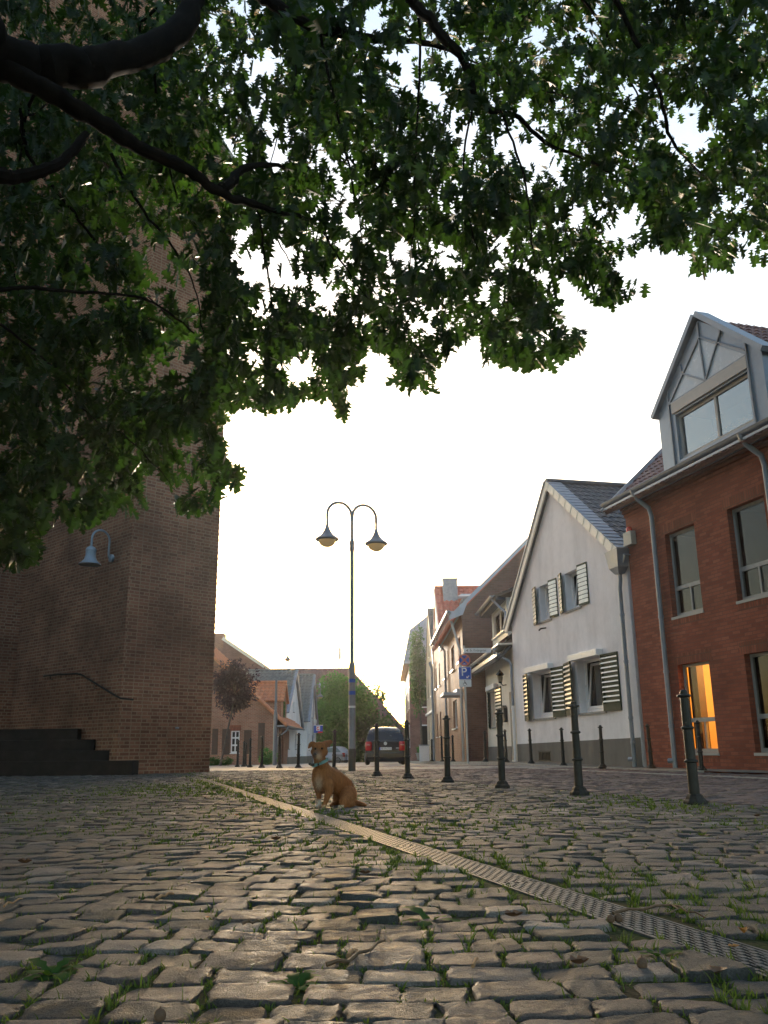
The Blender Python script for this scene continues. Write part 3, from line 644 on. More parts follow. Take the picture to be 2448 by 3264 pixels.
# steps at the tower door
st = thing('stone_steps', 'dark stone entrance steps at the foot of the church tower', 'steps', (C0.x-2.2, 19.6, 0))
SF = Frame((-10.2, 20.05), (1, .03))
for i, (xr, yt) in enumerate([(424, 2424), (362, 2391), (300, 2357), (249, 2322)]):
    Y0 = .34*i; u1, v1 = SF.hit(xr, yt, -Y0); u1 = min(u1, 99)
    b = MB(); b.fbox(SF, -3, u1, (-.1 if i == 0 else v0-.05), v1, -Y0-(2.4-.3*i), -Y0)
    b.build('step', 'black_stone', st, bevel=.012); v0 = v1
hr = thing('handrail', 'bent dark metal handrail fixed to the shaded tower wall above the steps', 'handrail', tuple(DFt.pt(1.5, 1.5, .1)))
b = MB(); hp = []
for (x, y) in [(140, 2155), (180, 2150), (245, 2147), (262, 2152), (365, 2216), (385, 2226), (424, 2230)]:
    u_, v_ = DFt.hit(x, y, .09); hp.append(DFt.pt(u_, v_, .09))
b.tube(hp, .022, 8); b.build('rail', 'iron', hr, smooth=True)
b = MB()
for (x, y) in [(160, 2152), (300, 2180)]:
    u_, v_ = DFt.hit(x, y, .09); b.tube([DFt.pt(u_, v_-.1, 0), DFt.pt(u_, v_-.1, .08), DFt.pt(u_, v_, .09)], .011, 6)
b.build('bracket', 'iron', hr)
u_, v_ = DFt.hit(358, 1780)
wl = thing('wall_lamp', 'blue-grey gooseneck lamp on the tower wall under the leaves', 'wall lamp', tuple(DFt.pt(u_, v_, 0)))
b = MB(); b.tube([DFt.pt(u_, v_, 0), DFt.pt(u_, v_, .05), DFt.pt(u_, v_, .07)], [.10, .10, .06], 16); b.build('wall_plate', 'wall_lamp_blue', wl, smooth=True)
hv = v_+.08; b = MB(); R_ = .235; pa = [DFt.pt(u_, v_, .06), DFt.pt(u_, v_+.03, .10), DFt.pt(u_, v_+.08, .11), DFt.pt(u_, v_+.42, .11)]
for i in range(1, 12):
    a = math.pi*i/12; pa.append(DFt.pt(u_, v_+.42+R_*math.sin(a), .11+R_-R_*math.cos(a)))
pa.append(DFt.pt(u_, v_+.42, .11+2*R_)); pa.append(DFt.pt(u_, v_+.20, .11+2*R_)); b.tube(pa, .027, 10); b.build('arm', 'wall_lamp_blue', wl, smooth=True)
hc = DFt.pt(u_, v_-.24, .11+2*R_); b = MB()
b.lathe([(.27, .0), (.26, .015), (.20, .06), (.15, .12), (.128, .20), (.128, .21), (.122, .215), (.122, .34), (.13, .345), (.125, .38), (.10, .42), (.05, .45), (.03, .46)], hc, 24, cap=False)
b.build('shade', 'wall_lamp_blue', wl, smooth=True)
b = MB(); b.lathe([(.262, .012), (.19, .055), (.10, .09), (.02, .09)], hc, 20, cap=False); b.build('reflector', 'beige_box', wl, smooth=True)
# ================================================================ STREET LAMPS
HEAD = [(.028, .0), (.028, -.02), (.036, -.04), (.055, -.12), (.09, -.21), (.15, -.30), (.22, -.36), (.28, -.40), (.305, -.43), (.305, -.445), (.285, -.465), (.24, -.47)]
def lamp_head(p, parent, k=1.0):
    b = MB(); b.lathe([(.034*k, .16*k), (.034*k, .12*k), (.030*k, .11*k), (.030*k, .06*k), (.035*k, .05*k), (.035*k, .0)] + [(r*k, z*k) for r, z in HEAD], p, 28, cap=False)
    h = b.build('lamp_shade', 'lamp_paint', parent, smooth=True)
    b = MB(); b.lathe([(.225*k, -.455*k)] + [(.225*k*math.cos(a), (-.455-.19*math.sin(a))*k) for a in np.linspace(.1, 1.5, 8)], p, 24, cap=False); g_ = b.build('globe', 'lamp_globe', h, smooth=True)
    b = MB(); b.lathe([(.035*k, -.42*k), (.035*k, -.60*k), (.01*k, -.61*k)], p, 10); b.build('bulb_stem', 'taupe_frame', h, smooth=True)
LP = ground(1122, 2457)
sl = thing('street_lamp', 'tall double-armed street lamp with bell-shaped heads behind the dog', 'street lamp', tuple(LP))
b = MB(); b.lathe([(.088, -.05), (.088, .46), (.084, .47), (.084, 2.52), (.078, 2.56), (.056, 2.62), (.052, 2.66), (.055, 5.15), (.052, 5.55)], LP, 18); b.build('pole', 'lamp_paint', sl, smooth=True)
b = MB(); b.lathe([(.0905, -.05), (.0905, .50), (.086, .52)], LP, 18, cap=False); b.build('pole_foot', 'lamp_post_dark', sl, smooth=True)
b = MB(); b.lathe([(.058, 5.50), (.066, 5.52), (.066, 5.60), (.060, 5.62), (.060, 5.66), (.066, 5.68), (.066, 5.76), (.05, 5.79)], LP, 16); b.lathe([(.040, 5.7), (.038, 6.55)], LP, 12); b.build('collar', 'lamp_paint', sl, smooth=True)
for i, zz in enumerate((1.82, 2.12)):
    b = MB(); b.lathe([(.0855, zz), (.0855, zz+.09)], LP, 18, cap=False); b.build('sticker', 'sign_blue', sl)
b = MB(); b.lathe([(.0858, 1.5), (.0858, 1.55)], LP, 18, cap=False); b.build('sticker', 'sign_white', sl)
for sgn, zj in ((-1, 6.42), (1, 6.42)):
    ax = Vector((math.cos(rad(24)), math.sin(rad(24)), 0))*sgn; R_ = .34; pa = [LP+Vector((0, 0, 6.30)), LP+Vector((0, 0, 6.44))+ax*.015]
    for i in range(0, 13):
        a = math.pi*(.12+.88*i/12); pa.append(LP + ax*(R_-R_*math.cos(a)+.012) + Vector((0, 0, 6.44+R_*math.sin(a)*1.0)))
    pa.append(LP + ax*(2*R_+.012) + Vector((0, 0, 6.34)))
    b = MB(); b.tube(pa, .038, 10); b.build('arm', 'lamp_paint', sl, smooth=True); lamp_head(LP + ax*(2*R_+.012) + Vector((0, 0, 6.19)), sl, 1.0)
def far_lamp(name, label, hx, hy, Y, k, sgn, base):
    p = at(hx, hy, Y); px = p.x - sgn*.62*k
    t = thing(name, label, 'street lamp', (px, Y, base), 'street lamps far down the road')
    b = MB(); b.lathe([(.085*k, 0), (.085*k, 2.4*k), (.05*k, 2.5*k), (.045*k, p.z-base+.3*k)], (px, Y, base), 10); b.build('pole', 'lamp_paint', t, smooth=True)
    b = MB(); pa = [Vector((px, Y, p.z+.3*k))]
    for i in range(0, 9):
        a = math.pi*i/8; pa.append(Vector((px + sgn*.31*k*(1-math.cos(a)), Y, p.z+.55*k+.34*k*math.sin(a))))
    pa.append(Vector((px+sgn*.62*k, Y, p.z+.35*k))); b.tube(pa, .04*k, 8); b.build('arm', 'lamp_paint', t, smooth=True); lamp_head(Vector((px+sgn*.62*k, Y, p.z+.22*k)), t, k)
far_lamp('street_lamp', 'gooseneck street lamp in front of the green tree, the higher of two', 1021, 2213, 77, .95, 1, -.6)
far_lamp('street_lamp', 'smallest gooseneck street lamp in front of the green tree, lower down', 1036, 2272, 110, .85, 1, -1.0)
far_lamp('street_lamp', 'modern grey street lamp on the tan house side of the street', 1375, 2108, 60, .62, -1, -.3)
t = thing('street_lamp', 'sunlit bell-shaped lamp rising above the white gabled house roof', 'street lamp', tuple(at(915, 2450, 84)), 'street lamps far down the road')
p = at(917, 2092, 84); b = MB(); b.lathe([(.07, 0), (.05, p.z-t.location.z-.4)], tuple(t.location), 10); b.build('pole', 'lamp_paint', t, smooth=True); lamp_head(p+Vector((0, 0, .2)), t, 1.15)
p = at(881, 2168, 44); bz = gz(44)
t = thing('lamp_post', 'thin grey post standing before the corner of the orange-roofed cottage', 'post', (p.x, 44, bz))
b = MB(); b.lathe([(.10, 0), (.10, p.z*.62), (.07, p.z*.66), (.055, p.z-bz)], (p.x, 44, bz), 12); b.build('pole', 'lamp_paint', t, smooth=True)
# ================================================================ HOUSES
def window(parent, fr, u0, u1, v0, v1, depth, fmat='grey_frame', fw=.065, mulls=(), trans=(), glass='glass', back='room_dark', sill=None, silld=.05, tilt=0.0, backd=.5, curtain=None, name='window', mull_lo=None):
    """glazed window standing at the back of a reveal of the given depth; trans: heights of transoms, mulls: u of full mullions, mull_lo: mullion below the first transom"""
    w = -depth; b = MB(); f = fw
    def fb(a, c, d, e, t=.05, ww=w): b.fbox(fr, a, c, d, e, ww-t, ww+.012)
    fb(u0, u0+f, v0, v1); fb(u1-f, u1, v0, v1); fb(u0+f, u1-f, v0, v0+f*1.3); fb(u0+f, u1-f, v1-f, v1)
    for x in mulls: fb(x-f*.5, x+f*.5, v0+f*1.3, v1-f)
    for y in trans: fb(u0+f, u1-f, y-f*.7, y+f*.7)
    if mull_lo: fb(mull_lo-f*.35, mull_lo+f*.35, v0+f*1.3, trans[0]-f*.7)
    if tilt:   # sash tipped inwards at the top
        g_ = u0+f*.9; h_ = u1-f*.9; lo = v0+f*1.4; hi = v1-f*1.1
        for (ua, ub_) in ((g_, g_+f), (h_-f, h_)): b.bar(fr.pt((ua+ub_)/2, lo, w-.03), fr.pt((ua+ub_)/2, hi, w-.03-tilt), f, .045, up=fr.n)
        b.bar(fr.pt(g_, lo+f/2, w-.03), fr.pt(h_, lo+f/2, w-.03), .045, f, up=(0, 0, 1)); b.bar(fr.pt(g_, hi-f/2, w-.03-tilt), fr.pt(h_, hi-f/2, w-.03-tilt), .045, f, up=(0, 0, 1))
    wo = b.build(name, fmat, parent)
    b = MB(); b.poly([fr.pt(u0+f, v0+f, w-.02), fr.pt(u1-f, v0+f, w-.02), fr.pt(u1-f, v1-f, w-.02-tilt), fr.pt(u0+f, v1-f, w-.02-tilt)]); b.build('pane', glass, wo)
    b = MB(); e = w-backd
    if back:
        b.poly([fr.pt(u0-.3, v0-.3, e), fr.pt(u1+.3, v0-.3, e), fr.pt(u1+.3, v1+.3, e), fr.pt(u0-.3, v1+.3, e)])
        for a, c in (((u0, v0), (u0, v1)), ((u0, v1), (u1, v1)), ((u1, v1), (u1, v0)), ((u1, v0), (u0, v0))): b.poly([fr.pt(a[0], a[1], w-.05), fr.pt(c[0], c[1], w-.05), fr.pt(c[0], c[1], e), fr.pt(a[0], a[1], e)])
        b.build('room', back, wo)
    if curtain:
        b = MB(); a0, a1 = curtain; ns = 16
        P = [(u0+f+(u1-u0-2*f)*(a0+(a1-a0)*i/ns), w-.12-.02*(i % 2)-tilt) for i in range(ns+1)]
        for (x0, y0), (x1, y1) in zip(P[:-1], P[1:]): b.poly([fr.pt(x0, v0+f, y0), fr.pt(x1, v0+f, y1), fr.pt(x1, v1-f, y1), fr.pt(x0, v1-f, y0)])
        b.build('curtain', 'curtain', wo)
    if sill:
        b = MB(); b.fbox(fr, u0-.03, u1+.03, v0-.06, v0-.002, -depth+.01, silld); b.build('sill', sill, wo)
    return wo
def shutter(parent, fr, u0, u1, v0, v1, w0, w1, frame='green_paint', slat='slat_gloss', ns=11, board=.0, face=.0, spread=.55):
    """louvred shutter hung open: w0 is the stand-off of its left edge, w1 of its right edge"""
    a = fr.pt(u0, 0, w0); c = fr.pt(u1, 0, w1); g_ = Frame((a.x, a.y), (c.x-a.x, c.y-a.y)); Lw = (c-a).length; b = MB(); f = .05; T = .04
    b.fbox(g_, 0, f, v0, v1, -T, 0); b.fbox(g_, Lw-f, Lw, v0, v1, -T, 0); b.fbox(g_, f, Lw-f, v1-f, v1, -T, 0); b.fbox(g_, f, Lw-f, v0, v0+f+board, -T, 0)
    b.fbox(g_, f, Lw-f, v0+f, v1-f, -T-.004, -T+.004)
    s = b.build('shutter', frame, parent); b = MB(); lo, hi = v0+f+board, v1-f; h = (hi-lo)/ns
    for i in range(ns):
        y = lo+h*(i+.5); q = g_.pt; hh = h*spread*.5
        P = [q(f*.4, y-hh, .012), q(Lw-f*.4, y-hh, .012), q(Lw-f*.4, y-hh, -.004), q(f*.4, y-hh, -.004), q(f*.4, y+hh, -.002), q(Lw-f*.4, y+hh, -.002), q(Lw-f*.4, y+hh, -.022), q(f*.4, y+hh, -.022)]
        b.hexa(P)
    b.build('slats', slat, s); return s
def pipe(parent, pts, r=.05, mat='zinc', joints=(), name='downpipe'):
    b = MB(); b.tube(pts, r, 12); o = b.build(name, mat, parent, smooth=True)
    if joints:
        for j in joints:
            b = MB(); a, c = pts[-2], pts[-1]; t = (j-a.z)/(c.z-a.z); p = a.lerp(c, t); d = (c-a).normalized()
            b.tube([p-d*.04, p-d*.03, p+d*.03, p+d*.04], [r*1.02, r*1.18, r*1.18, r*1.02], 12)
            b.build('pipe_collar', mat, o, smooth=True)
    return o
def gutter(parent, a, c, r=.075, mat='zinc'):
    a, c = Vector(a), Vector(c); d = (c-a).normalized(); x = Vector((0, 0, 1)).cross(d).normalized(); b = MB(); n_ = 8
    for rr, flip in ((r, 0), (r*.9, 1)):
        vs = []
        for p in (a, c):
            for i in range(n_+1):
                th = math.pi*i/n_; vs.append(p + x*(rr*math.cos(th)) + Vector((0, 0, -rr*math.sin(th))))
        fs = [(i, i+1, n_+2+i, n_+1+i) for i in range(n_)]
        b.add(vs, [tuple(reversed(f_)) for f_ in fs] if flip else fs)
    for p in (a, c): b.poly([p + x*(r*math.cos(math.pi*i/n_)) + Vector((0, 0, -r*math.sin(math.pi*i/n_))) for i in range(n_+1)])
    b.tube([a + x*r, c + x*r], .012, 6); b.tube([a - x*r, c - x*r], .012, 6)
    return b.build('gutter', mat, parent, smooth=True)
# ---------------- red brick house (right edge)
RC = (6.35, 21.95)
FR = Frame(RC, (math.sin(rad(16)), -math.cos(rad(16))))
hs = thing('red_brick_house', 'red brick house with zinc gable dormer and one warmly lit window', 'house', (RC[0]+2, RC[1]-2, .0))
U1 = 12.0; cols = [(1.65, 2.82), (4.0, 5.17), (7.0, 8.17), (9.4, 10.6)]
holes = [(a, c, .36, 2.33) for a, c in cols] + [(a, c, 3.44, 5.45) for a, c in cols]
b = MB(); b.wall(FR, [(0, -.3), (U1, -.3), (U1, 6.9), (0, 6.9)], holes, 0, .16)
GA = 4.3  # half depth of the house
for uu, sg in ((0, 0), (U1, 1)):
    e = Frame(FR.pt(uu, 0).xy, tuple((-FR.n).xy)); b.wall(e, [(0, -.3), (2*GA, -.3), (2*GA, 6.9), (GA, 10.9), (0, 6.9)])
b.build('wall', 'red_brick', hs)
b = MB()
for i, (z, w) in enumerate(((6.30, .03), (6.40, .06), (6.50, .09), (6.60, .12))): b.fbox(FR, -.0-w, U1, z, z+.075, -.02, w)
b.fbox(FR, -.13, U1, 6.69, 6.92, -.02, .145); b.build('cornice', 'red_brick', hs)
for a, c in cols:
    for z in (2.33, 5.45): b = MB(); b.fbox(FR, a-.12, c+.12, z+.001, z+.25, -.02, .003); b.build('lintel', 'red_soldier', hs)
    for z in (.36, 3.44): b = MB(); b.fbox(FR, a-.02, c+.02, z-.20, z-.065, -.02, .003); b.build('sill_course', 'red_soldier', hs)
for i, (a, c) in enumerate(cols):
    window(hs, FR, a, c, 3.44, 5.45, .15, trans=(4.12,), mull_lo=(a+c)/2+.02, glass='glass', sill='grey_frame', silld=.02, backd=1.6)
    if i == 0:
        wl_ = window(hs, FR, a, c, .36, 2.33, .15, trans=(1.07,), mull_lo=(a+c)/2+.02, glass='glass', back=None, sill='grey_frame', silld=.02)
    else: window(hs, FR, a, c, .36, 2.33, .15, trans=(1.07,), mull_lo=(a+c)/2, glass='glass', sill='grey_frame', silld=.02, backd=1.2)
# room behind the lit window
a, c = cols[0]; b = MB(); q = FR.pt; u0, u1, z0, z1, e0, e1 = a-.5, c+1.0, .05, 2.62, -.22, -1.5
b.poly([q(u0, z0, e1), q(u1, z0, e1), q(u1, z1, e1), q(u0, z1, e1)]); b.poly([q(u0, z0, e0), q(u0, z0, e1), q(u0, z1, e1), q(u0, z1, e0)]); b.poly([q(u1, z0, e1), q(u1, z0, e0), q(u1, z1, e0), q(u1, z1, e1)])
b.poly([q(u0, z1, e0), q(u0, z1, e1), q(u1, z1, e1), q(u1, z1, e0)]); b.poly([q(u0, z0, e0), q(u1, z0, e0), q(u1, z0, e1), q(u0, z0, e1)]); b.build('lit_room', 'room_cream', wl_)
b = MB(); b.fbox(FR, a+.05, a+.36, .42, 2.3, -.42, -.24); b.build('inner_curtain', 'brown_wood', wl_)
ld = bpy.data.lights.new('room_lamp', 'POINT'); ld.energy = 21; ld.color = (1, .44, .085); ld.shadow_soft_size = .12; lo = bpy.data.objects.new('room_lamp', ld); COL.objects.link(lo); lo.location = q(c+.1, 2.25, -.9)
lo['label'] = 'warm lamp lighting the room behind the ground-floor window of the red house'; lo['category'] = 'lamp'
# roof
rs = (FR.n*-GA + Vector((0, 0, 4.0))).normalized(); Hr = math.hypot(GA+.42, 4.0*(GA+.42)/GA)
b = MB(); b.tiles(FR.pt(-.30, 6.9-.39, .42), FR.u, rs, U1+.6, Hr, row=.34, per=.22); b.tiles(FR.pt(-.30, 6.9-.39, -2*GA-.42), FR.u, (FR.n*GA + Vector((0, 0, 4.0))).normalized(), U1+.6, Hr)
b.tube([FR.pt(-.3, 10.98, -GA), FR.pt(U1+.3, 10.98, -GA)], .11, 8); b.build('roof', 'brown_tile', hs)
b = MB(); b.bar(FR.pt(-.32, 6.5, .45), FR.pt(-.32, 10.93, -GA), .05, .22, up=(0, 0, 1)); b.fbox(FR, -.33, U1, 6.55, 6.6, .1, .46); b.build('verge', 'zinc_pale', hs)
gutter(hs, FR.pt(-.32, 6.72, .43), FR.pt(U1, 6.72, .43), .085)
for uu in (1.16, 5.28):
    pipe(hs, [FR.pt(uu, 6.68, .43), FR.pt(uu, 6.60, .43), FR.pt(uu+.03, 6.45, .36), FR.pt(uu+.12, 6.22, .12), FR.pt(uu+.14, 6.0, .08), FR.pt(uu+.14, .02, .08)], .058, 'zinc', (3.5, 2.2, .95))
    bb = MB(); bb.lathe([(.05, 6.72), (.10, 6.70), (.062, 6.56)], FR.pt(uu, 0, .43), 12, cap=False); bb.build('hopper', 'zinc', hs, smooth=True)
    bb = MB(); bb.tube([FR.pt(uu+.14, .18, .10), FR.pt(uu+.02, .18, .16)], .06, 10); bb.build('pipe_shoe', 'zinc', hs, smooth=True)
# dormer
D0, D1, DC = 2.12, 5.85, 3.99; dz0, dze, dza = 6.70, 8.48, 9.98; off = .16
b = MB(); outer = [(D0, dz0), (D1, dz0), (D1, dze), (DC, dza), (D0, dze)]
b.wall(FR, outer, [(2.78, 5.36, 6.98, 8.10), ], off, .22)
inn = lambda t: None
for uu in (D0, D1):
    b.poly([FR.pt(uu, dz0, off), FR.pt(uu, dz0, -1.0), FR.pt(uu, dze, -2.6), FR.pt(uu, dze, off)])
dm = b.build('dormer', 'zinc_blue', hs)
b = MB(); b.poly([FR.pt(u, v, off+.006) for u, v in ((2.66, 8.46), (5.40, 8.46), (DC, 9.50))]); b.build('gable_panel', 'gable_panel', dm)
b = MB()
for (ua, za, ub_, zb) in ((D0-.10, dze-.20, DC, dza+.10), (D1+.10, dze-.20, DC, dza+.10)):
    p0, p1 = FR.pt(ua, za, off+.12), FR.pt(ub_, zb, off+.12); p2, p3 = FR.pt(ub_, zb, off-.24), FR.pt(ua, za, off-.24)
    b.slab([p0, p1, p2, p3] if ua > DC else [p0, p3, p2, p1], .12)
b.build('dormer_verge', 'zinc', dm)
b = MB()
for ua in (D0-.10, D1+.10):
    p0 = FR.pt(ua, dze-.20, off-.22); p1 = FR.pt(DC, dza+.06, off-.22); b.tiles(p0, -FR.n, p1-p0, 3.2, (p1-p0).length, row=.32, per=.22)
b.build('dormer_roof', 'brown_tile', dm)
b = MB()   # standing seams and frieze on the gable
W = off+.012
b.fbox(FR, 2.72, 5.42, 8.15, 8.42, off-.02, off+.05)
b.build('frieze', 'taupe_frame', dm)
b = MB()
def seam(u0, z0, u1, z1, t=.035): b.bar(FR.pt(u0, z0, W+.01), FR.pt(u1, z1, W+.01), t, .045, up=FR.n)
seam(2.62, 8.44, DC, 9.56, .055); seam(DC, 9.56, 5.40, 8.44+.12, .0251); seam(DC, dza-.06, DC, 9.56); seam(DC, 9.5, DC+.05, 8.45); seam(DC+.05, 8.45, 4.72, 9.05+.28); seam(DC+.05, 8.45, 3.25, 8.98); seam(3.25, 8.98, 3.18, 9.22); seam(4.72, 9.3, 4.70, 9.58)
seam(2.62, dz0, 2.60, 8.86); seam(5.46, dz0, 5.44, 8.80); seam(2.62, 8.44, 5.46, 8.44); seam(DC+.05, 8.44, DC+.06, 8.14)
b.build('seams', 'lamp_paint', dm)
b = MB()
for x in (-.35, -.85, -1.4): b.bar(FR.pt(D1+.012, dz0+.2, x), FR.pt(D1+.012, dze-.1, x), .02, .03)
b.build('cheek_seams', 'zinc', dm)
window(dm, FR, 2.78, 5.36, 6.98, 8.10, -.06, 'taupe_frame', .075, mulls=(4.14,), glass='glass_mirror', backd=.9, name='dormer_window')
t = thing('alarm_box', 'small beige alarm box with red beacon on the red brick wall', 'alarm box', tuple(FR.pt(.24, 5.5, 0)))
b = MB(); b.fbox(FR, .06, .43, 5.50, 5.86, .002, .16); b.build('housing', 'beige_box', t, bevel=.015)
b = MB(); b.lathe([(.075, 0), (.075, .09), (.06, .12), (.02, .135)], FR.pt(.25, 5.86, .08), 14); b.build('beacon', 'red_plastic', t, smooth=True)
# ---------------- white gabled house
WFr = Frame(RC, (math.sin(rad(13)), -math.cos(rad(13)))).shift(-.16, 0)
hs = thing('white_gable_house', 'white plastered gabled house with striped green shutters and grey plinth', 'house', tuple(WFr.pt(-4, 0, -3)))
UL = -8.35; AU, AZ = -4.34, 8.55; EL, ER = 4.72, 5.36; dep = 9.0
W1 = (-6.72, -5.06, 1.40, 2.86); W2 = (-3.34, -1.74, 1.44, 2.92); W3 = (-5.77, -4.92, 4.40, 5.54); W4 = (-3.78, -2.80, 4.44, 5.58)
b = MB(); b.wall(WFr, [(UL, .62), (0, .72), (0, ER), (AU, AZ), (UL, EL)], [W1, W2, W3, W4], 0, .26)
e = Frame(WFr.pt(UL, 0, -dep).xy, tuple(WFr.n.xy)); b.wall(e, [(0, -.3), (dep, -.3), (dep, EL), (0, EL)])
e = Frame(WFr.pt(0, 0, 0).xy, tuple((-WFr.n).xy)); b.wall(e, [(0, -.3), (dep, -.3), (dep, ER), (0, ER)])
b.build('wall', 'white_plaster', hs)
b = MB(); b.wall(WFr, [(UL-.01, -.3), (0, -.3), (0, .72), (UL-.01, .62)], [(-6.52, -5.60, .12, .36)], .018, .12); b.poly([WFr.pt(UL-.01, .62, .018), WFr.pt(0, .72, .018), WFr.pt(0, .72, 0), WFr.pt(UL-.01, .62, 0)]); b.build('base_course', 'plinth', hs)
b = MB(); b.fbox(WFr, -6.52, -5.60, .12, .36, -.12, -.09)
for i in range(9): b.fbox(WFr, -6.50+i*.11, -6.47+i*.11, .13, .42, .0, .02)
b.fbox(WFr, -6.55, -5.57, .10, .13, 0, .03); b.fbox(WFr, -6.55, -5.57, .36, .39, 0, .03); b.build('cellar_grille', 'iron', hs)
for wn, cur in ((W1, None), (W2, None)):
    window(hs, WFr, *wn, .22, 'white_paint', .075, tilt=.16, sill='concrete', silld=.05, backd=.9, curtain=(.0, .22))
    b = MB(); b.fbox(WFr, wn[0]-.22, wn[1]+.05, wn[3]-.0, wn[3]+.17, .0, .20); b.build('roller_box', 'white_paint', hs, bevel=.01)
for wn in (W3, W4): window(hs, WFr, *wn, .22, 'white_paint', .06, tilt=.14, sill='concrete', silld=.04, backd=.9)
shutter(hs, WFr, -7.50, -6.76, 1.35, 2.84, .035, .20, ns=10, board=.1, spread=.42); shutter(hs, WFr, -5.04, -4.27, 1.38, 2.87, .10, .04, ns=10, board=.1, spread=.30)
shutter(hs, WFr, -4.24, -3.42, 1.40, 2.92, .035, .20, ns=10, board=.1, spread=.42); shutter(hs, WFr, -1.70, -.84, 1.42, 2.93, .10, .04, ns=10, board=.14, spread=.30)
shutter(hs, WFr, -6.32, -5.82, 4.36, 5.56, .03, .14, ns=9, spread=.86); shutter(hs, WFr, -4.88, -4.37, 4.40, 5.58, .08, .03, ns=9, spread=.86)
shutter(hs, WFr, -4.22, -3.80, 4.42, 5.62, .03, .14, ns=9, spread=.86); shutter(hs, WFr, -2.78, -2.24, 4.44, 5.64, .08, .03, ns=9, spread=.86)
b = MB(); b.tube([WFr.pt(-5.4, 4.16, 0), WFr.pt(-5.32, 4.12, .22), WFr.pt(-5.25, 4.06, .3)], .025, 8); b.build('flag_holder', 'iron', hs)
inw = -WFr.n
sR = (WFr.u*-(AU-.25) * 1 ).normalized()
pa, pr, pl = WFr.pt(AU, AZ+.10, .16), WFr.pt(.22, ER-.12+.0, .16), WFr.pt(UL-.25, EL-.20, .16)
b = MB(); d_ = (pa-pr); b.tiles(pr+WFr.n*-.42, inw, d_, dep, d_.length, row=.36, per=.24)
d_ = (pa-pl); b.tiles(pl, inw, d_, dep+.4, d_.length, row=.36, per=.24); b.tube([pa+Vector((0, 0, .04)), pa+inw*(dep+.4)+Vector((0, 0, .04))], .11, 8); b.build('roof', 'dark_tile', hs)
b = MB(); d_ = pa-pr; n_ = 24; nn = inw.cross(d_.normalized()); nn = nn if nn.z > 0 else -nn
for i in range(n_):
    p0 = pr + d_*(i/n_); p1 = pr + d_*((i+1.06)/n_); lift = nn*.05
    q4 = [p0+lift+nn*.02, p0+lift+nn*.02+inw*.46, p1+lift+inw*.46, p1+lift]
    b.slab(q4 if (q4[1]-q4[0]).cross(q4[2]-q4[0]).dot(nn) > 0 else q4[::-1], .02)
b.build('verge_slates', 'slate_strip', hs)
b = MB()
for i in range(n_):   # cream verge plates hanging down the gable edge
    p0 = pr + d_*(i/n_); p1 = pr + d_*((i+1.02)/n_); f = WFr.n*(.012*(i % 2)+.01)
    q8 = [p0+f-nn*.20, p1+f-nn*.20, p1+f+nn*.04, p0+f+nn*.04]; b.slab(q8 if (q8[1]-q8[0]).cross(q8[2]-q8[0]).dot(WFr.n) > 0 else q8[::-1], .03)
b.build('verge_plates', 'cream_paint', hs)
b = MB(); d2 = pa-pl; n2 = inw.cross(d2.normalized()); n2 = n2 if n2.z > 0 else -n2
b.bar(pl-n2*.10, pa-n2*.06, .05, .20, up=tuple(n2)); b.build('barge_board', 'cream_paint', hs); b = MB(); b.bar(pl+n2*.06, pa+n2*.08, .12, .06, up=tuple(n2)); b.build('verge_cap', 'zinc', hs)
b = MB(); q = WFr.pt; b.hexa([q(-.38, 5.02, .30), q(.10, 5.02, .30), q(.10, 5.02, .0), q(-.38, 5.02, .0), q(-.46, 5.48, .36), q(.22, 5.48, .36), q(.22, 5.48, -.05), q(-.46, 5.48, -.05)]); b.hexa([q(-.24, 4.86, .22), q(-.04, 4.86, .22), q(-.04, 4.86, .04), q(-.24, 4.86, .04), q(-.38, 5.02, .30), q(.10, 5.02, .30), q(.10, 5.02, .0), q(-.38, 5.02, .0)]); b.build('rain_hopper', 'zinc', hs)
b = MB(); b.fbox(WFr, -.54, -.40, 5.14, 5.42, .0, .24); b.build('hopper_board', 'cream_paint', hs)
pipe(hs, [q(-.14, 4.90, .13), q(-.14, 4.72, .13), q(-.22, 4.50, .12), q(-.22, .02, .12)], .055, 'zinc', (3.8, 2.6, 1.2, .6)); bb = MB(); bb.tube([q(-.22, .20, .14), q(-.36, .20, .18)], .055, 10); bb.build('pipe_shoe', 'zinc', hs, smooth=True)
# ---------------- white cottage wing with small dormer
AC = WFr.pt(UL, 0).xy; AFr = Frame(AC, (math.sin(rad(1.5)), -math.cos(rad(1.5))))
hs = thing('white_cottage', 'low white cottage with dark roof and small dormer beside the brown gable', 'cottage', tuple(AFr.pt(-3.5, 0, -2)))
b = MB(); WA = (-5.72, -4.02, 1.32, 2.72); DA_ = (-1.22, -.30, .1, 2.42)
b.wall(AFr, [(-7.05, -.3), (0, -.3), (0, 4.02), (-7.05, 4.02)], [WA, DA_], 0, .2); e = Frame(AFr.pt(-7.05, 0, -6).xy, tuple(AFr.n.xy)); b.wall(e, [(0, -.3), (6, -.3), (6, 4.02), (3, 6.9), (0, 4.02)]); b.build('wall', 'cream_plaster', hs)
b = MB(); b.fbox(AFr, -7.06, -1.25, -.3, .56, 0, .02); b.build('base_course', 'plinth', hs)
b = MB(); b.fbox(AFr, *DA_[:2], .1, .55, -.19, -.16, 0); b.fbox(AFr, *DA_[:2], .56, 2.42, -.19, -.15, 1); b.build('door', ['sign_black', 'concrete'], hs)
window(hs, AFr, *WA, .16, 'white_paint', .07, sill='concrete', curtain=(0, 1)); b = MB(); b.fbox(AFr, -6.0, -3.75, 2.74, 2.93, 0, .18); b.build('roller_box', 'white_paint', hs, bevel=.01)
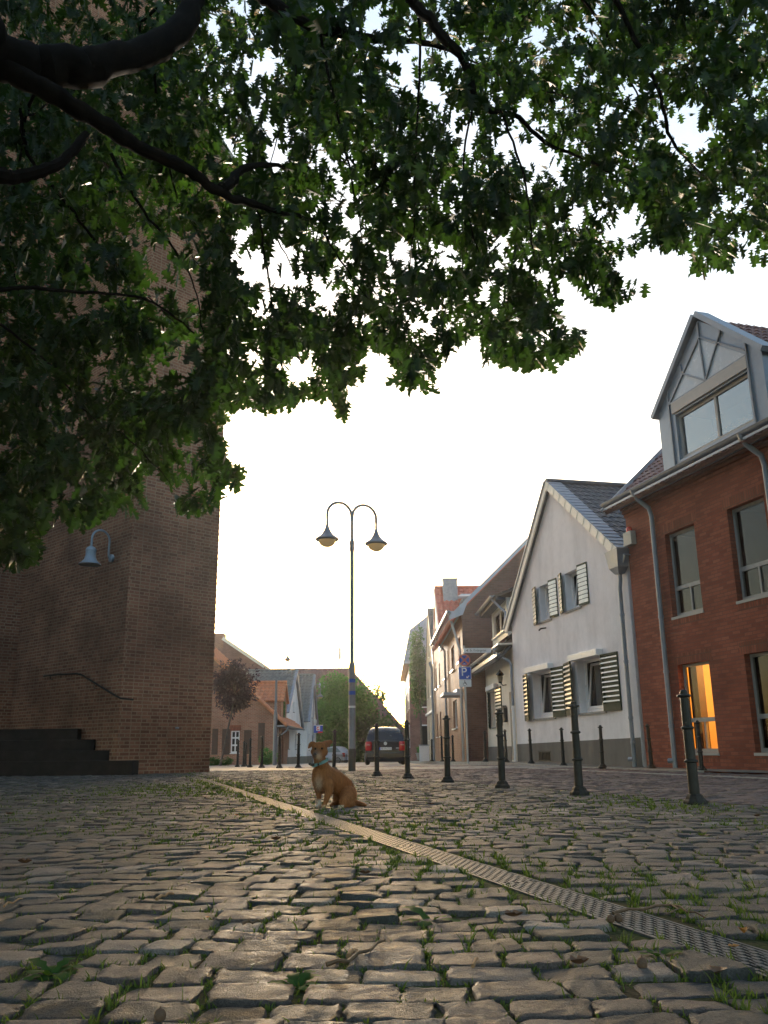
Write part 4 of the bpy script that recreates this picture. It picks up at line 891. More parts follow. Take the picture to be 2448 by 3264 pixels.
shutter(hs, AFr, -6.56, -5.80, 1.28, 2.72, .03, .12, ns=10, board=.06); shutter(hs, AFr, -3.98, -2.92, 1.30, 2.76, .10, .04, ns=10, board=.06)
es = Vector((0, 0, 0)); sd = (-AFr.n*3.0 + Vector((0, 0, 2.9))).normalized()
b = MB(); b.tiles(AFr.pt(-7.3, 4.02-.52, .54), AFr.u, sd, 7.2, 4.9, row=.34, per=.24); b.build('roof', 'dark_tile', hs)
b = MB(); b.fbox(AFr, -7.3, .0, 3.98, 4.03, .0, .52); b.bar(AFr.pt(-7.3, 3.66, .57), AFr.pt(0, 3.66, .57), .03, .14); b.build('eave_board', 'cream_paint', hs); gutter(hs, AFr.pt(-7.4, 3.86, .64), AFr.pt(-.05, 3.86, .64), .075, 'zinc')
pipe(hs, [AFr.pt(-.25, 3.82, .64), AFr.pt(-.25, 3.72, .62), AFr.pt(-.15, 3.42, .12), AFr.pt(-.12, 3.3, .07), AFr.pt(-.10, 1.9, .07)], .05, 'zinc'); pipe(hs, [AFr.pt(-.10, 1.9, .07), AFr.pt(-.10, .05, .07)], .055, 'white_paint', (1.82,))
b = MB(); b.wall(AFr, [(-4.9, 4.45), (-1.2, 4.45), (-1.2, 5.86), (-4.9, 5.86)], [(-4.5, -1.6, 4.72, 5.66)], -.05, .08); b.poly([AFr.pt(-4.9, 4.4, -.05), AFr.pt(-4.9, 5.86, -.05), AFr.pt(-4.9, 5.86, -1.6)]); b.poly([AFr.pt(-1.2, 4.4, -.05), AFr.pt(-1.2, 5.86, -1.6), AFr.pt(-1.2, 5.86, -.05)]); dm = b.build('dormer', 'cream_paint', hs)
window(dm, AFr, -4.5, -1.6, 4.72, 5.66, .10, 'white_paint', .07, mulls=(-3.05,), sill='white_paint', name='dormer_window')
b = MB(); b.tiles(AFr.pt(-5.3, 5.86, .40), AFr.u, (-AFr.n*2.2 + Vector((0, 0, .9))).normalized(), 4.4, 2.6, row=.34); b.fbox(AFr, -5.3, -.9, 5.70, 5.80, .02, .38); b.build('dormer_roof', 'dark_tile', dm); gutter(hs, AFr.pt(-5.4, 5.86, .50), AFr.pt(-.9, 5.86, .50), .07, 'zinc'); pipe(hs, [AFr.pt(-1.1, 5.8, .5), AFr.pt(-1.1, 5.7, .45), AFr.pt(-.6, 5.2, .1), AFr.pt(-.5, 4.6, .15)], .045)
t = thing('wall_lantern', 'black carriage lantern on the white cottage wall beside the downpipe', 'lantern', tuple(AFr.pt(-1.7, 2.9, 0)))
b = MB(); b.tube([AFr.pt(-1.7, 2.72, 0), AFr.pt(-1.7, 2.70, .14), AFr.pt(-1.7, 2.78, .20)], .022, 8); b.lathe([(.05, 2.78), (.075, 2.82), (.10, 3.05), (.16, 3.07), (.10, 3.16), (.03, 3.22), (.015, 3.27)], AFr.pt(-1.7, 0, .22), 6); b.build('lantern_body', 'iron', t); b = MB(); b.lathe([(.078, 2.84), (.10, 3.03)], AFr.pt(-1.7, 0, .222), 6, cap=False); b.build('lantern_pane', 'lamp_globe', t)
t = thing('mailbox', 'black letter box on the white cottage wall left of its door', 'letter box', tuple(AFr.pt(-1.95, 1.5, 0))); b = MB(); b.fbox(AFr, -2.15, -1.75, 1.40, 1.90, .0, .13); b.prism(AFr, [(-2.2, 1.90), (-1.70, 1.90), (-1.95, 2.0)], 0, .16); b.build('box_body', 'sign_black', t, bevel=.01); b = MB(); b.fbox(AFr, -2.08, -1.82, 1.78, 1.82, .13, .14); b.build('flap', 'zinc', t)
# ---------------- tan brick house with dark brown gable wall
TC = (3.325, 37.3); TFr = Frame(TC, (math.sin(rad(.5)), -math.cos(rad(.5)))); GFr = Frame(TC, (math.cos(rad(.5)), math.sin(rad(.5))))
hs = thing('tan_brick_house', 'tan brick house whose bare dark brown gable wall faces the camera', 'house', (TC[0]+3, TC[1]+6, 0))
b = MB(); hl = [(-6.0, -4.2, 4.15, 5.30), (-2.1, -1.0, 4.2, 5.30), (-10.6, -9.4, 4.15, 5.3), (-5.9, -3.7, 1.42, 2.72), (-2.05, -.85, .1, 2.55), (-10.6, -9.4, 1.42, 2.72)]
b.wall(TFr, [(-12.5, -.5), (0, -.5), (0, 6.35), (-12.5, 6.35)], hl, 0, .14); b.build('wall', 'tan_brick', hs)
b = MB(); b.wall(GFr, [(0, -.5), (8.2, -.5), (8.2, 6.35), (4.1, 10.35), (0, 6.35)], (), .001); b.build('gable_wall', 'brown_brick', hs)
for h_ in hl[:4]+hl[5:]: window(hs, TFr, *h_, .12, 'white_paint', .07, mulls=((h_[0]+h_[1])/2,), sill='cream_paint', silld=.10)
b = MB(); b.fbox(TFr, *hl[4], -.13, -.09); b.build('door', 'brown_wood', hs); b = MB(); b.fbox(TFr, -2.7, -.5, 2.72, 2.84, 0, .85); b.fbox(TFr, -2.4, -.8, 2.84, 3.0, 0, .25); b.build('door_canopy', 'zinc_pale', hs)
sd = (-TFr.n*4.1 + Vector((0, 0, 4.0))).normalized(); b = MB(); b.tiles(TFr.pt(-12.5, 6.35-.45, .5), TFr.u, sd, 12.55, 6.3, row=.36); b.tiles(TFr.pt(-12.5, 6.35, -8.2), TFr.u, (TFr.n*4.1 + Vector((0, 0, 4.0))).normalized(), 12.55, 5.8, row=.36); b.build('roof', 'red_tile', hs)
b = MB(); b.fbox(TFr, -12.5, 0, 6.18, 6.26, 0, .5); b.build('soffit', 'zinc_pale', hs); gutter(hs, TFr.pt(-12.6, 6.28, .58), TFr.pt(.05, 6.28, .58), .08, 'zinc')
b = MB(); b.bar(TFr.pt(.05, 5.98, .50), TFr.pt(.05, 10.42, -4.1), .06, .16); b.prism(GFr, [(-.6, 5.85), (.05, 6.1), (.25, 6.6), (-.05, 6.45)], 0, .06); b.build('verge', 'zinc_pale', hs)
pipe(hs, [TFr.pt(-.35, 6.22, .58), TFr.pt(-.35, 6.1, .5), TFr.pt(-.25, 4.6, .1), TFr.pt(-.25, .0, .1)], .055, 'galvanised'); pipe(hs, [TFr.pt(-8.9, 6.22, .58), TFr.pt(-8.9, 6.0, .5), TFr.pt(-8.9, 5.5, .1), TFr.pt(-8.9, -.2, .1)], .06, 'zinc')
b = MB(); b.lathe([(.09, 9.6), (.09, 11.2), (.13, 11.22), (.13, 11.3), (.05, 11.35)], GFr.pt(4.3, 0, -2.5), 10); b.build('flue', 'zinc', hs, smooth=True)
# ---------------- red tiled house, cream house, mansard house down the street
hs = thing('red_roof_house', 'tan house with bright red tiled roof and square slate-clad chimney', 'house', (6, 53.5, -.3))
F2 = TFr.shift(-12.55); b = MB(); hh = [(-2.6, -1.6, 4.1, 5.4), (-5.6, -4.6, 4.1, 5.4), (-2.6, -1.6, 1.2, 2.6), (-5.6, -4.6, 1.2, 2.6), (-3.3, -2.6, 6.9, 7.8), (-5.0, -4.3, 6.9, 7.8)]
b.wall(F2, [(-7.6, -.6), (0, -.6), (0, 6.2), (-3.8, 10.1), (-7.6, 6.2)], hh, 0, .14); e = Frame(F2.pt(0, 0, 0).xy, tuple((-F2.n).xy)); b.wall(e, [(0, -.6), (9, -.6), (9, 6.2), (0, 6.2)]); b.build('wall', 'tan_brick', hs)
for h_ in hh: window(hs, F2, *h_, .12, 'white_paint', .07, sill='cream_paint', silld=.08)
A_ = F2.pt(-3.8, 10.25, .05); E_ = F2.pt(.3, 5.95, .05); E2_ = F2.pt(-7.9, 5.95, .05); b = MB(); b.tiles(E_, -F2.n, A_-E_, 9, (A_-E_).length, row=.40, per=.30, amp=.03, step=.05); b.tiles(E2_, -F2.n, A_-E2_, 9, (A_-E2_).length, row=.40, per=.3); b.tube([A_+Vector((0, 0, .03)), A_-F2.n*9+Vector((0, 0, .03))], .12, 8); b.build('roof', 'red_tile', hs)
b = MB(); b.bar(F2.pt(.3, 5.9, .1), F2.pt(-3.8, 10.2, .1), .06, .18); b.build('verge', 'zinc_pale', hs)
ch = F2.pt(-3.3, 0, -.85); b = MB(); b.box((ch.x-.42, ch.y-.45, 9.2), (ch.x+.46, ch.y+.45, 10.62)); b.box((ch.x-.46, ch.y-.49, 10.62), (ch.x+.50, ch.y+.49, 10.70)); b.build('chimney', 'slate_strip', hs)
b = MB(); dx = 4.55; y0 = F2.pt(-2.2, 0).y; b.box((dx, y0-2.2, 7.0), (dx+4, y0+.6, 9.05)); b.slab([(dx-.35, y0-2.6, 9.0), (dx+4, y0-2.6, 9.0), (dx+4, y0+.9, 9.75), (dx+.2, y0+.9, 9.75)], .14); dm = b.build('dormer', 'zinc', hs); b = MB(); b.box((dx-.03, y0-1.9, 7.9), (dx+.01, y0-1.0, 8.8)); b.build('dormer_pane', 'car_glass', dm)
pipe(hs, [F2.pt(-7.5, 6.0, .25), F2.pt(-7.5, 5.6, .1), F2.pt(-7.5, -.3, .1)], .06, 'zinc')
hs = thing('cream_house', 'narrow cream house with dark tiled roof beyond the red-roofed house', 'house', (5, 62, -.4))
F3 = F2.shift(-7.65); b = MB(); hh = [(-3.4, -2.4, 4.0, 5.4), (-7.0, -6.0, 4.0, 5.4), (-3.4, -2.4, 1.1, 2.5), (-7.0, -6.0, 1.1, 2.5), (-4.9, -4.2, 6.8, 7.6)]
b.wall(F3, [(-9, -.7), (0, -.7), (0, 6.2), (-4.5, 10.2), (-9, 6.2)], hh, 0, .12); e = Frame(F3.pt(0, 0, 0).xy, tuple((-F3.n).xy)); b.wall(e, [(0, -.7), (9, -.7), (9, 6.2), (0, 6.2)]); b.build('wall', 'warm_plaster', hs)
for h_ in hh: window(hs, F3, *h_, .1, 'grey_frame', .07, sill='cream_paint', silld=.06)
A_ = F3.pt(-4.5, 10.3, .05); E_ = F3.pt(.3, 5.9, .05); E2_ = F3.pt(-9.3, 5.9, .05); b = MB(); b.tiles(E_, -F3.n, A_-E_, 9, (A_-E_).length, row=.42, per=.30, step=.05); b.tiles(E2_, -F3.n, A_-E2_, 9, (A_-E2_).length, row=.42, per=.3); b.build('roof', 'dark_tile', hs)
pipe(hs, [F3.pt(-.4, 6.0, .25), F3.pt(-.4, 5.6, .1), F3.pt(-.4, -.4, .1)], .06, 'zinc'); b = MB(); b.fbox(F3, -9, -.6, 2.85, 3.0, 0, .12); b.build('string_course', 'white_paint', hs)
hs = thing('mansard_house', 'distant red brick house under a steep grey slate mansard roof', 'house', (5, 82, -.6))
b = MB(); b.box((2.05, 76, -1), (11, 96, 7.8)); b.build('wall', 'far_brick', hs); b = MB(); lo = [(1.55, 75.5, 7.8), (11.4, 75.5, 7.8), (11.4, 96.5, 7.8), (1.55, 96.5, 7.8)]; hi = [(2.15, 76.5, 10.7), (10.6, 76.5, 10.7), (10.6, 95.5, 10.7), (2.15, 95.5, 10.7)]; b.hexa(lo+hi)
hi2 = [(4.8, 79, 13), (8, 79, 13), (8, 93, 13), (4.8, 93, 13)]; b.hexa([(x, y, z+.004) for x, y, z in hi]+hi2); b.build('roof', 'slate_strip', hs)
b = MB(); b.box((1.5, 75.45, 7.62), (11.4, 96.5, 7.80)); b.build('eave', 'zinc_pale', hs)
FM = Frame((2.05, 96), (0, -1))
for i in range(5):
    for z in (.6, 3.9):
        b = MB(); b.fbox(FM, 1.5+i*4, 2.8+i*4, z, z+1.9, -.02, .03, 0); b.fbox(FM, 1.6+i*4, 2.7+i*4, z+.1, z+1.8, .03, .035, 1); b.build('window', ['white_paint', 'dark_void'], hs)
FM2 = Frame((2.05, 76), (1, 0))
for i in range(2):
    for z in (.6, 3.9):
        b = MB(); b.fbox(FM2, .9+i*2.6, 2.0+i*2.6, z, z+1.9, -.02, .03, 0); b.fbox(FM2, 1.0+i*2.6, 1.9+i*2.6, z+.1, z+1.8, .03, .035, 1); b.build('window', ['white_paint', 'dark_void'], hs)
# ---------------- left side: cottage with orange roof
K = 60/41
def sx(x, z): return x*K, .5+(z-.5)*K
hs = thing('brick_cottage', 'low brick cottage with bright orange tile edge, brown shutters and white window', 'cottage', (-9.5, 62, -.4))
FA = Frame((-16, 60), (1, 0)); ur = 16-7.42; b = MB()
wn = (16-10.46, 16-9.90, .34, 1.82); mz = lambda u: 0
ez = 2.75; sl_ = .90
up = 16-14.5
wv = (16-10.46+.0, 16-9.88, .36, 1.80)
b.wall(FA, [(-1, -1), (ur, -1), (ur, ez), (up, ez+(ur-up)*sl_), (-1, ez+(ur-up)*sl_)], [wv], 0, .14)
b.wall(Frame(FA.pt(ur, 0).xy, (0, 1)), [(0, -1), (11, -1), (11, ez), (0, ez)], [(.9, 2.0, .7, 2.0), (3.4, 4.4, -.4, 1.9)], 0, .14); b.build('wall', 'cottage_brick', hs)
window(hs, FA, *wv, .10, 'white_paint', .075, mulls=((wv[0]+wv[1])/2,), trans=(.86, 1.34), sill='white_paint', silld=.08); bb = MB(); bb.fbox(FA, wv[0]-.1, wv[1]+.1, wv[3], wv[3]+.36, -.01, .004); bb.build('lintel', 'red_soldier', hs)
for a, c, z0, z1 in ((-7.549, -7.179, .333, 1.47), (-6.544, -6.205, .344, 1.418), (-8.008, -7.742, .339, 1.49), (-5.899, -5.595, .172, 1.73)):
    bb = MB(); u0, za = sx(a, z0); u1, zb = sx(c, z1); bb.fbox(FA, 16+u0, 16+u1, za, zb, .0, .05)
    for j in range(1, 4): bb.fbox(FA, 16+u0+(u1-u0)*j/4-.008, 16+u0+(u1-u0)*j/4+.008, za+.02, zb-.02, .05, .056)
    bb.build('shutter', 'brown_wood', hs)
FS = Frame(FA.pt(ur, 0).xy, (0, 1)); window(hs, FS, .9, 2.0, .7, 2.0, .1, 'white_paint', .07); bb = MB(); bb.fbox(FS, 3.4, 4.4, -.4, 1.9, -.12, -.08); bb.build('door', 'brown_wood', hs)
sd = Vector((-1, 0, sl_)).normalized(); E_ = Vector((-7.42+.75, 59.8, ez-.66)); b = MB(); b.tiles(E_, (0, 1, 0), sd, 11.4, 12, row=.40, per=.30, amp=.035, step=.06); b.build('roof', 'orange_tile', hs)
b = MB()
for i in range(22):
    p0 = E_+sd*(i*.42)+Vector((0, -.05, .05)); p1 = E_+sd*(i*.42+.46)+Vector((0, -.05, .02)); b.tube([p0, p1], [.15, .12], 8)
b.build('verge_tiles', 'orange_tile', hs); gutter(hs, E_+Vector((.08, -.1, .0)), E_+Vector((.08, 11.2, 0)), .09, 'lamp_paint'); pipe(hs, [E_+Vector((.08, 0, -.1)), E_+Vector((0, 0, -.3)), E_+Vector((-.6, .1, -.75)), E_+Vector((-.68, .1, -2.6))], .06, 'lamp_paint'); bb = MB(); bb.box((-7.42, 59.8, ez-.72), (-6.75, 70, ez-.62)); bb.build('soffit', 'zinc', hs)
dy = 61.2; b = MB(); x1 = at(903, 2232, dy).x; zt = at(860, 2174, dy).z; zb = at(880, 2228, dy).z; b.box((-10.5, dy, 2.6), (x1-.12, dy+3.2, zb-.05)); b.prism(Frame((x1-.13, dy), (0, 1)), [(0, zb-.06), (3.2, zb-.06), (1.6, zt)], -.1, 0); dm = b.build('dormer', 'cottage_brick', hs)
b = MB(); L_ = 4.4; pe = Vector((x1+.05-L_, dy-.2, zb-.12)); pt_ = Vector((x1+.05-L_, dy+1.6, zt+.05)); b.tiles(pe, (1, 0, 0), pt_-pe, L_, (pt_-pe).length, row=.40, per=.30, amp=.035, step=.06); pe2 = Vector((x1+.05-L_, dy+3.4, zb-.12)); b.tiles(pe2, (1, 0, 0), pt_-pe2, L_, (pt_-pe2).length, row=.4, per=.3); b.tube([pt_+Vector((0, 0, .05)), pt_+Vector((L_, 0, .05))], .12, 8); b.build('dormer_roof', 'orange_tile', dm)
bb = MB(); bb.fbox(Frame((x1-.12, dy), (0, 1)), 1.0, 2.2, zb-1.2, zb-.1, -.02, .03); bb.build('dormer_pane', 'car_glass', dm)
# house with tall brick gable behind it
hs = thing('tall_brick_house', 'taller brick house with pale sunlit roof edge behind the orange-roofed cottage', 'house', (-15, 76, -.6))
FE = Frame((-24, 75), (1, 0)); P = lambda x, y: FE.hit(x, y)
pA = P(685, 2022); pB = P(713, 2027); pC = P(718, 2040); pD = P(905, 2170)
b = MB(); sl2 = (pD[1]-pC[1])/(pD[0]-pC[0]); uE = P(846, 2140)[0]; zE = pC[1]+sl2*(uE-pC[0])
b.wall(FE, [(0, -1.4), (uE, -1.4), (uE, zE), (pC[0], pC[1]), (pC[0], pA[1]-.5), (0, pA[1]-.5)]); b.build('wall', 'far_brick', hs)
b = MB(); b.fbox(FE, pA[0]-1.4, pB[0], pA[1]-1.2, pA[1]+.1, -1.2, .02); b.build('chimney', 'cottage_brick', hs)
sd = Vector((1, 0, sl2)).normalized(); p0 = FE.pt(pC[0]-.1, pC[1]+.25, .35); p1 = FE.pt(uE, zE+.25, .35); b = MB(); b.slab([p0, p1, p1+Vector((0, 10, 0)), p0+Vector((0, 10, 0))], .30); b.build('roof', 'cream_paint', hs)  # cream stands for sun-bright tiles; the sunlight is put in the colour
# ---------------- two white gabled houses facing the street
def gable_house(name, label, near, far, zr, zen, zef, zb, back, Ln, cat='house', wins=()):
    f = Frame(near, (far[0]-near[0], far[1]-near[1])); W_ = math.hypot(far[0]-near[0], far[1]-near[1]); h = thing(name, label, cat, (near[0]-2, near[1]+2, zb))
    b = MB(); b.wall(f, [(0, zb), (W_, zb), (W_, zef), (W_*.5, zr), (0, zen)], wins, 0, .1); e = Frame(f.pt(0, 0, -Ln).xy, tuple(f.n.xy)); b.wall(e, [(0, zb), (Ln, zb), (Ln, zen), (0, zen)]); b.build('wall', 'white_plaster', h)
    b = MB(); b.fbox(f, -.02, W_, zb, .0, 0, .03); b.fbox(e, 0, Ln+.03, zb, .0, 0, .03); b.build('base_course', 'plinth', h)
    A_ = f.pt(W_*.5, zr+.12, .12); E_ = f.pt(-.35, zen-.25, .12); E2 = f.pt(W_+.3, zef-.25, .12)
    b = MB(); b.tiles(E_, -f.n, A_-E_, Ln, (A_-E_).length, row=.42, per=.34, amp=.04, step=.07); b.tiles(E2, -f.n, A_-E2, Ln, (A_-E2).length, row=.42, per=.34); b.tube([A_, A_-f.n*Ln], .12, 8); b.build('roof', 'grey_tile', h)
    b = MB(); b.bar(E_+f.n*.05, A_+f.n*.05, .28, .10, up=(0, 0, 1)); b.bar(E2+f.n*.05, A_+f.n*.05, .10, .26, up=(0, 0, 1)); b.build('verge', 'zinc', h)
    for w_ in wins: window(h, f, *w_, .08, 'white_paint', .06, sill='concrete')
    gutter(h, f.pt(-.42, zen-.22, .05), f.pt(-.42, zen-.22, -Ln), .09, 'lamp_paint'); return h
gable_house('white_gable_cottage', 'white gabled house with grey tiled roof right of the orange-roofed cottage', (-7.50, 66.2), (-7.02, 73.2), 6.55, 3.45, 2.55, -1.2, -12, 4.2, wins=[(1.0, 1.8, .6, 1.9), (4.3, 5.1, .6, 1.9), (3.0, 3.7, 3.4, 4.2)])
gable_house('white_gable_cottage', 'farther white gabled house with grey tiles, right before the green tree', (-6.78, 76), (-6.62, 84), 7.0, 3.1, 2.9, -1.4, -12, 4.6, wins=[(1.5, 2.4, .5, 1.9), (3.6, 4.3, 3.3, 4.4)])
hs = thing('barn_roof_house', 'long building with a huge brown-grey roof closing the street behind the trees', 'house', (-8, 100, -1))
b = MB(); b.box((-26, 95, -2), (1.9, 112, 2.4)); b.build('wall', 'far_brick', hs)
b = MB(); r0, r1 = at(700, 2139, 103), at(1117, 2129, 103); b.tiles((-26, 94.3, 2.0), (1, 0, 0), Vector((0, 8.7, r1.z-2.0)), 22.1, math.hypot(8.7, r1.z-2.0), row=.45, per=.34, amp=.03, step=.05)
b.poly([(-26, 94.3, 2.0), (2.5, 94.3, 2.0), (r1.x, 103, r1.z), (-26, 103, r1.z)]); b.poly([(2.5, 94.3, 2.0), (2.5, 112, 2.0), (r1.x, 103, r1.z)]); b.poly([(2.5, 112, 2.0), (-26, 112, 2.0), (-26, 103, r1.z), (r1.x, 103, r1.z)]); b.build('roof', 'brown_tile', hs)
b = MB(); p = at(1029, 2176, 97); n_ = Vector((0, -(r1.z-2), 8.7)).normalized(); b.slab([p+Vector((-.45, 0, -.5)), p+Vector((.45, 0, -.5)), p+Vector((.45, .55, .1)), p+Vector((-.45, .55, .1))], .08); b.build('skylight', 'zinc_pale', hs)
b = MB(); p = at(1083, 2127, 103); b.lathe([(.04, 0), (.04, .9)], p, 8); b.lathe([(.16, .9), (.16, 2.3), (.05, 2.35)], p, 10); b.build('aerial', 'cream_paint', hs)
# ================================================================ SIGNS
def text_mesh(name, s, size, fr, u, v, w, mat, parent, align='CENTER', sx_=1.0):
    cu = bpy.data.curves.new(name, 'FONT'); cu.body = s; cu.size = size; cu.align_x = align; cu.align_y = 'CENTER'; cu.extrude = .002; cu.resolution_u = 4
    tmp = bpy.data.objects.new(name, cu); COL.objects.link(tmp); dg = bpy.context.evaluated_depsgraph_get(); me = bpy.data.meshes.new_from_object(tmp.evaluated_get(dg)); bpy.data.objects.remove(tmp); bpy.data.curves.remove(cu)
    me.transform(Matrix(((fr.u.x*sx_, 0, fr.n.x, 0), (fr.u.y*sx_, 0, fr.n.y, 0), (0, 1, 0, 0), (0, 0, 0, 1)))); p = fr.pt(u, v, w) - WL[parent]; me.transform(Matrix.Translation(p))
    me.materials.append(M[mat]); o = bpy.data.objects.new(name, me); COL.objects.link(o); o.parent = parent; WL[o] = WL[parent].copy(); return o
SY = 29.3; sp = at(1491.5, 2431, SY); zb = kz(SY)
sg = thing('sign_post', 'grey signpost with kindergarten, no-stopping and blue parking signs', 'traffic sign', (sp.x, SY, zb))
S0 = Frame((sp.x, SY-.05), (1, .05)); pz = at(1478, 2058, SY).z
b = MB(); b.lathe([(.032, -.05), (.030, pz-zb)], (sp.x, SY, zb), 10); b.build('pole', 'galvanised', sg, smooth=True)
SS = lambda x, y: S0.hit(x, y)
u0, v1 = SS(1461, 2125.5); u1, v0 = SS(1502.5, 2166.5); ro = .025
def rrect(fr, u0, u1, v0, v1, r, w0, w1, b, mi=0):
    pts = []
    for cx, cy, a0 in ((u1-r, v1-r, 0), (u0+r, v1-r, 90), (u0+r, v0+r, 180), (u1-r, v0+r, 270)):
        for i in range(5): a = rad(a0+22.5*i); pts.append((cx+r*math.cos(a), cy+r*math.sin(a)))
    b.prism(fr, pts, w0, w1, mi)
b = MB(); rrect(S0, u0, u1, v0, v1, ro, .0, .012, b, 1); rrect(S0, u0+.014, u1-.014, v0+.014, v1-.014, ro, .012, .016, b, 0); ps = b.build('parking_sign', ['sign_blue', 'sign_white'], sg)
text_mesh('parking_letter', 'P', (v1-v0)*.92, S0, (u0+u1)/2-.03, (v0+v1)/2+.03, .018, 'sign_white', ps)
b = MB(); b.prism(S0, [((u0+u1)/2+.04, v0+.05), ((u0+u1)/2+.12, v0+.05), ((u0+u1)/2+.10, v0+.075), ((u0+u1)/2+.15, v0+.12), ((u0+u1)/2+.12, v0+.14), ((u0+u1)/2+.075, v0+.09), ((u0+u1)/2+.05, v0+.12)], .016, .019); b.build('parking_arrow', 'sign_white', ps)
w0_, w1_ = SS(1461, 2189.5)[1], v0-.008; b = MB(); rrect(S0, u0+.005, u1-.005, w0_, w1_, .015, 0, .012, b, 0); ws = b.build('permit_plate', 'sign_white', sg)
c_ = ((u0+u1)/2, (w0_+w1_)/2); b = MB()   # wheelchair mark
for p, q_ in (((.01, .065), (.0, .0)), ((.0, .0), (.05, .0)), ((.05, .0), (.075, -.06)), ((.0, .03), (.05, .03))): b.bar(S0.pt(c_[0]+p[0]-.02, c_[1]+p[1], .014), S0.pt(c_[0]+q_[0]-.02, c_[1]+q_[1], .014), .018, .006, up=S0.n)
for i in range(14):
    a, a2 = math.pi*(.55+1.15*i/14), math.pi*(.55+1.15*(i+1)/14); b.bar(S0.pt(c_[0]-.015+.05*math.cos(a), c_[1]-.03+.05*math.sin(a), .014), S0.pt(c_[0]-.015+.05*math.cos(a2), c_[1]-.03+.05*math.sin(a2), .014), .012, .006, up=S0.n)
b.prism(S0, [(c_[0]-.012+.016*math.cos(t_), c_[1]+.082+.016*math.sin(t_)) for t_ in np.linspace(0, 5.8, 10)], .012, .017); b.build('wheelchair_mark', 'sign_black', ws)
cu_, cv_ = SS(1480, 2104); R_ = .205
def disc(b, fr, u, v, r, w0, w1, mi, n=32): b.prism(fr, [(u+r*math.cos(2*math.pi*i/n), v+r*math.sin(2*math.pi*i/n)) for i in range(n)], w0, w1, mi)
b = MB(); disc(b, S0, cu_, cv_, R_, 0, .012, 1); disc(b, S0, cu_, cv_, R_*.79, .012, .015, 0)
for a in (45, 135): d = Vector((math.cos(rad(a)), math.sin(rad(a)))); b.bar(S0.pt(cu_-d.x*R_*.8, cv_-d.y*R_*.8, .016), S0.pt(cu_+d.x*R_*.8, cv_+d.y*R_*.8, .016), .055, .008, up=S0.n, mi=1)
b.prism(S0, [(cu_-.05, cv_-.14), (cu_+.05, cv_-.14), (cu_+.02, cv_-.115), (cu_-.05, cv_-.125)], .015, .018, 2); b.build('no_stopping_sign', ['sign_blue', 'sign_red', 'sign_white'], sg)
u0, v1 = SS(1477, 2066); u1, v0 = SS(1565, 2080.5); b = MB(); rrect(S0, u0, u1, v0, v1, .03, -.01, .012, b, 0); ks = b.build('direction_sign', 'sign_white', sg)
vm = (v0+v1)/2; b = MB(); b.prism(S0, [(u0+.08, vm), (u0+.16, vm-.045), (u0+.14, vm), (u0+.16, vm+.045)], .012, .016); b.build('arrow_mark', 'sign_black', ks)
text_mesh('direction_text', 'Ev. Kindergarten', (v1-v0)*.80, S0, u0+.22, vm, .013, 'sign_black', ks, 'LEFT', sx_=.66*(u1-u0)/.95)
p0 = at(1000, 2315, 62); t = thing('shop_sign', 'blue shop sign with white square logo and red stripe by the trees', 'shop sign', tuple(p0)); fs = Frame((p0.x, 62), (1, .12)); H_ = lambda x, y: fs.hit(x, y)
u0, v1 = H_(1000.5, 2313); u1, v0 = H_(1028, 2336); b = MB(); b.fbox(fs, u0, u1, v0, v1, 0, .12); b.build('panel', 'sign_blue', t); b = MB(); ww, hh_ = u1-u0, v1-v0
b.fbox(fs, u0-.03, u1+.03, v1, v1+.04, -.01, .14); b.fbox(fs, u0+ww*.26, u0+ww*.70, v0+hh_*.30, v0+hh_*.92, .12, .135); b.build('logo_square', 'sign_white', t)
b = MB(); b.fbox(fs, u0+ww*.45, u1, v0+.0, v0+hh_*.17, .12, .135, 0); cx_, cy_ = u0+ww*.48, v0+hh_*.61
for i in range(9): a, a2 = rad(50+290*i/9), rad(50+290*(i+1)/9); b.bar(fs.pt(cx_+.085*math.cos(a), cy_+.085*math.sin(a), .14), fs.pt(cx_+.085*math.cos(a2), cy_+.085*math.sin(a2), .14), .05, .012, up=fs.n)
b.build('logo_mark', 'red_plastic', t); b = MB(); b.fbox(fs, u0-.02, u0+.04, -1.0, v1+.5, -.08, -.02); b.fbox(fs, u0-.02, u0+ww*.35, v1+.12, v1+.42, -.02, .02); b.build('mast', 'galvanised', t)
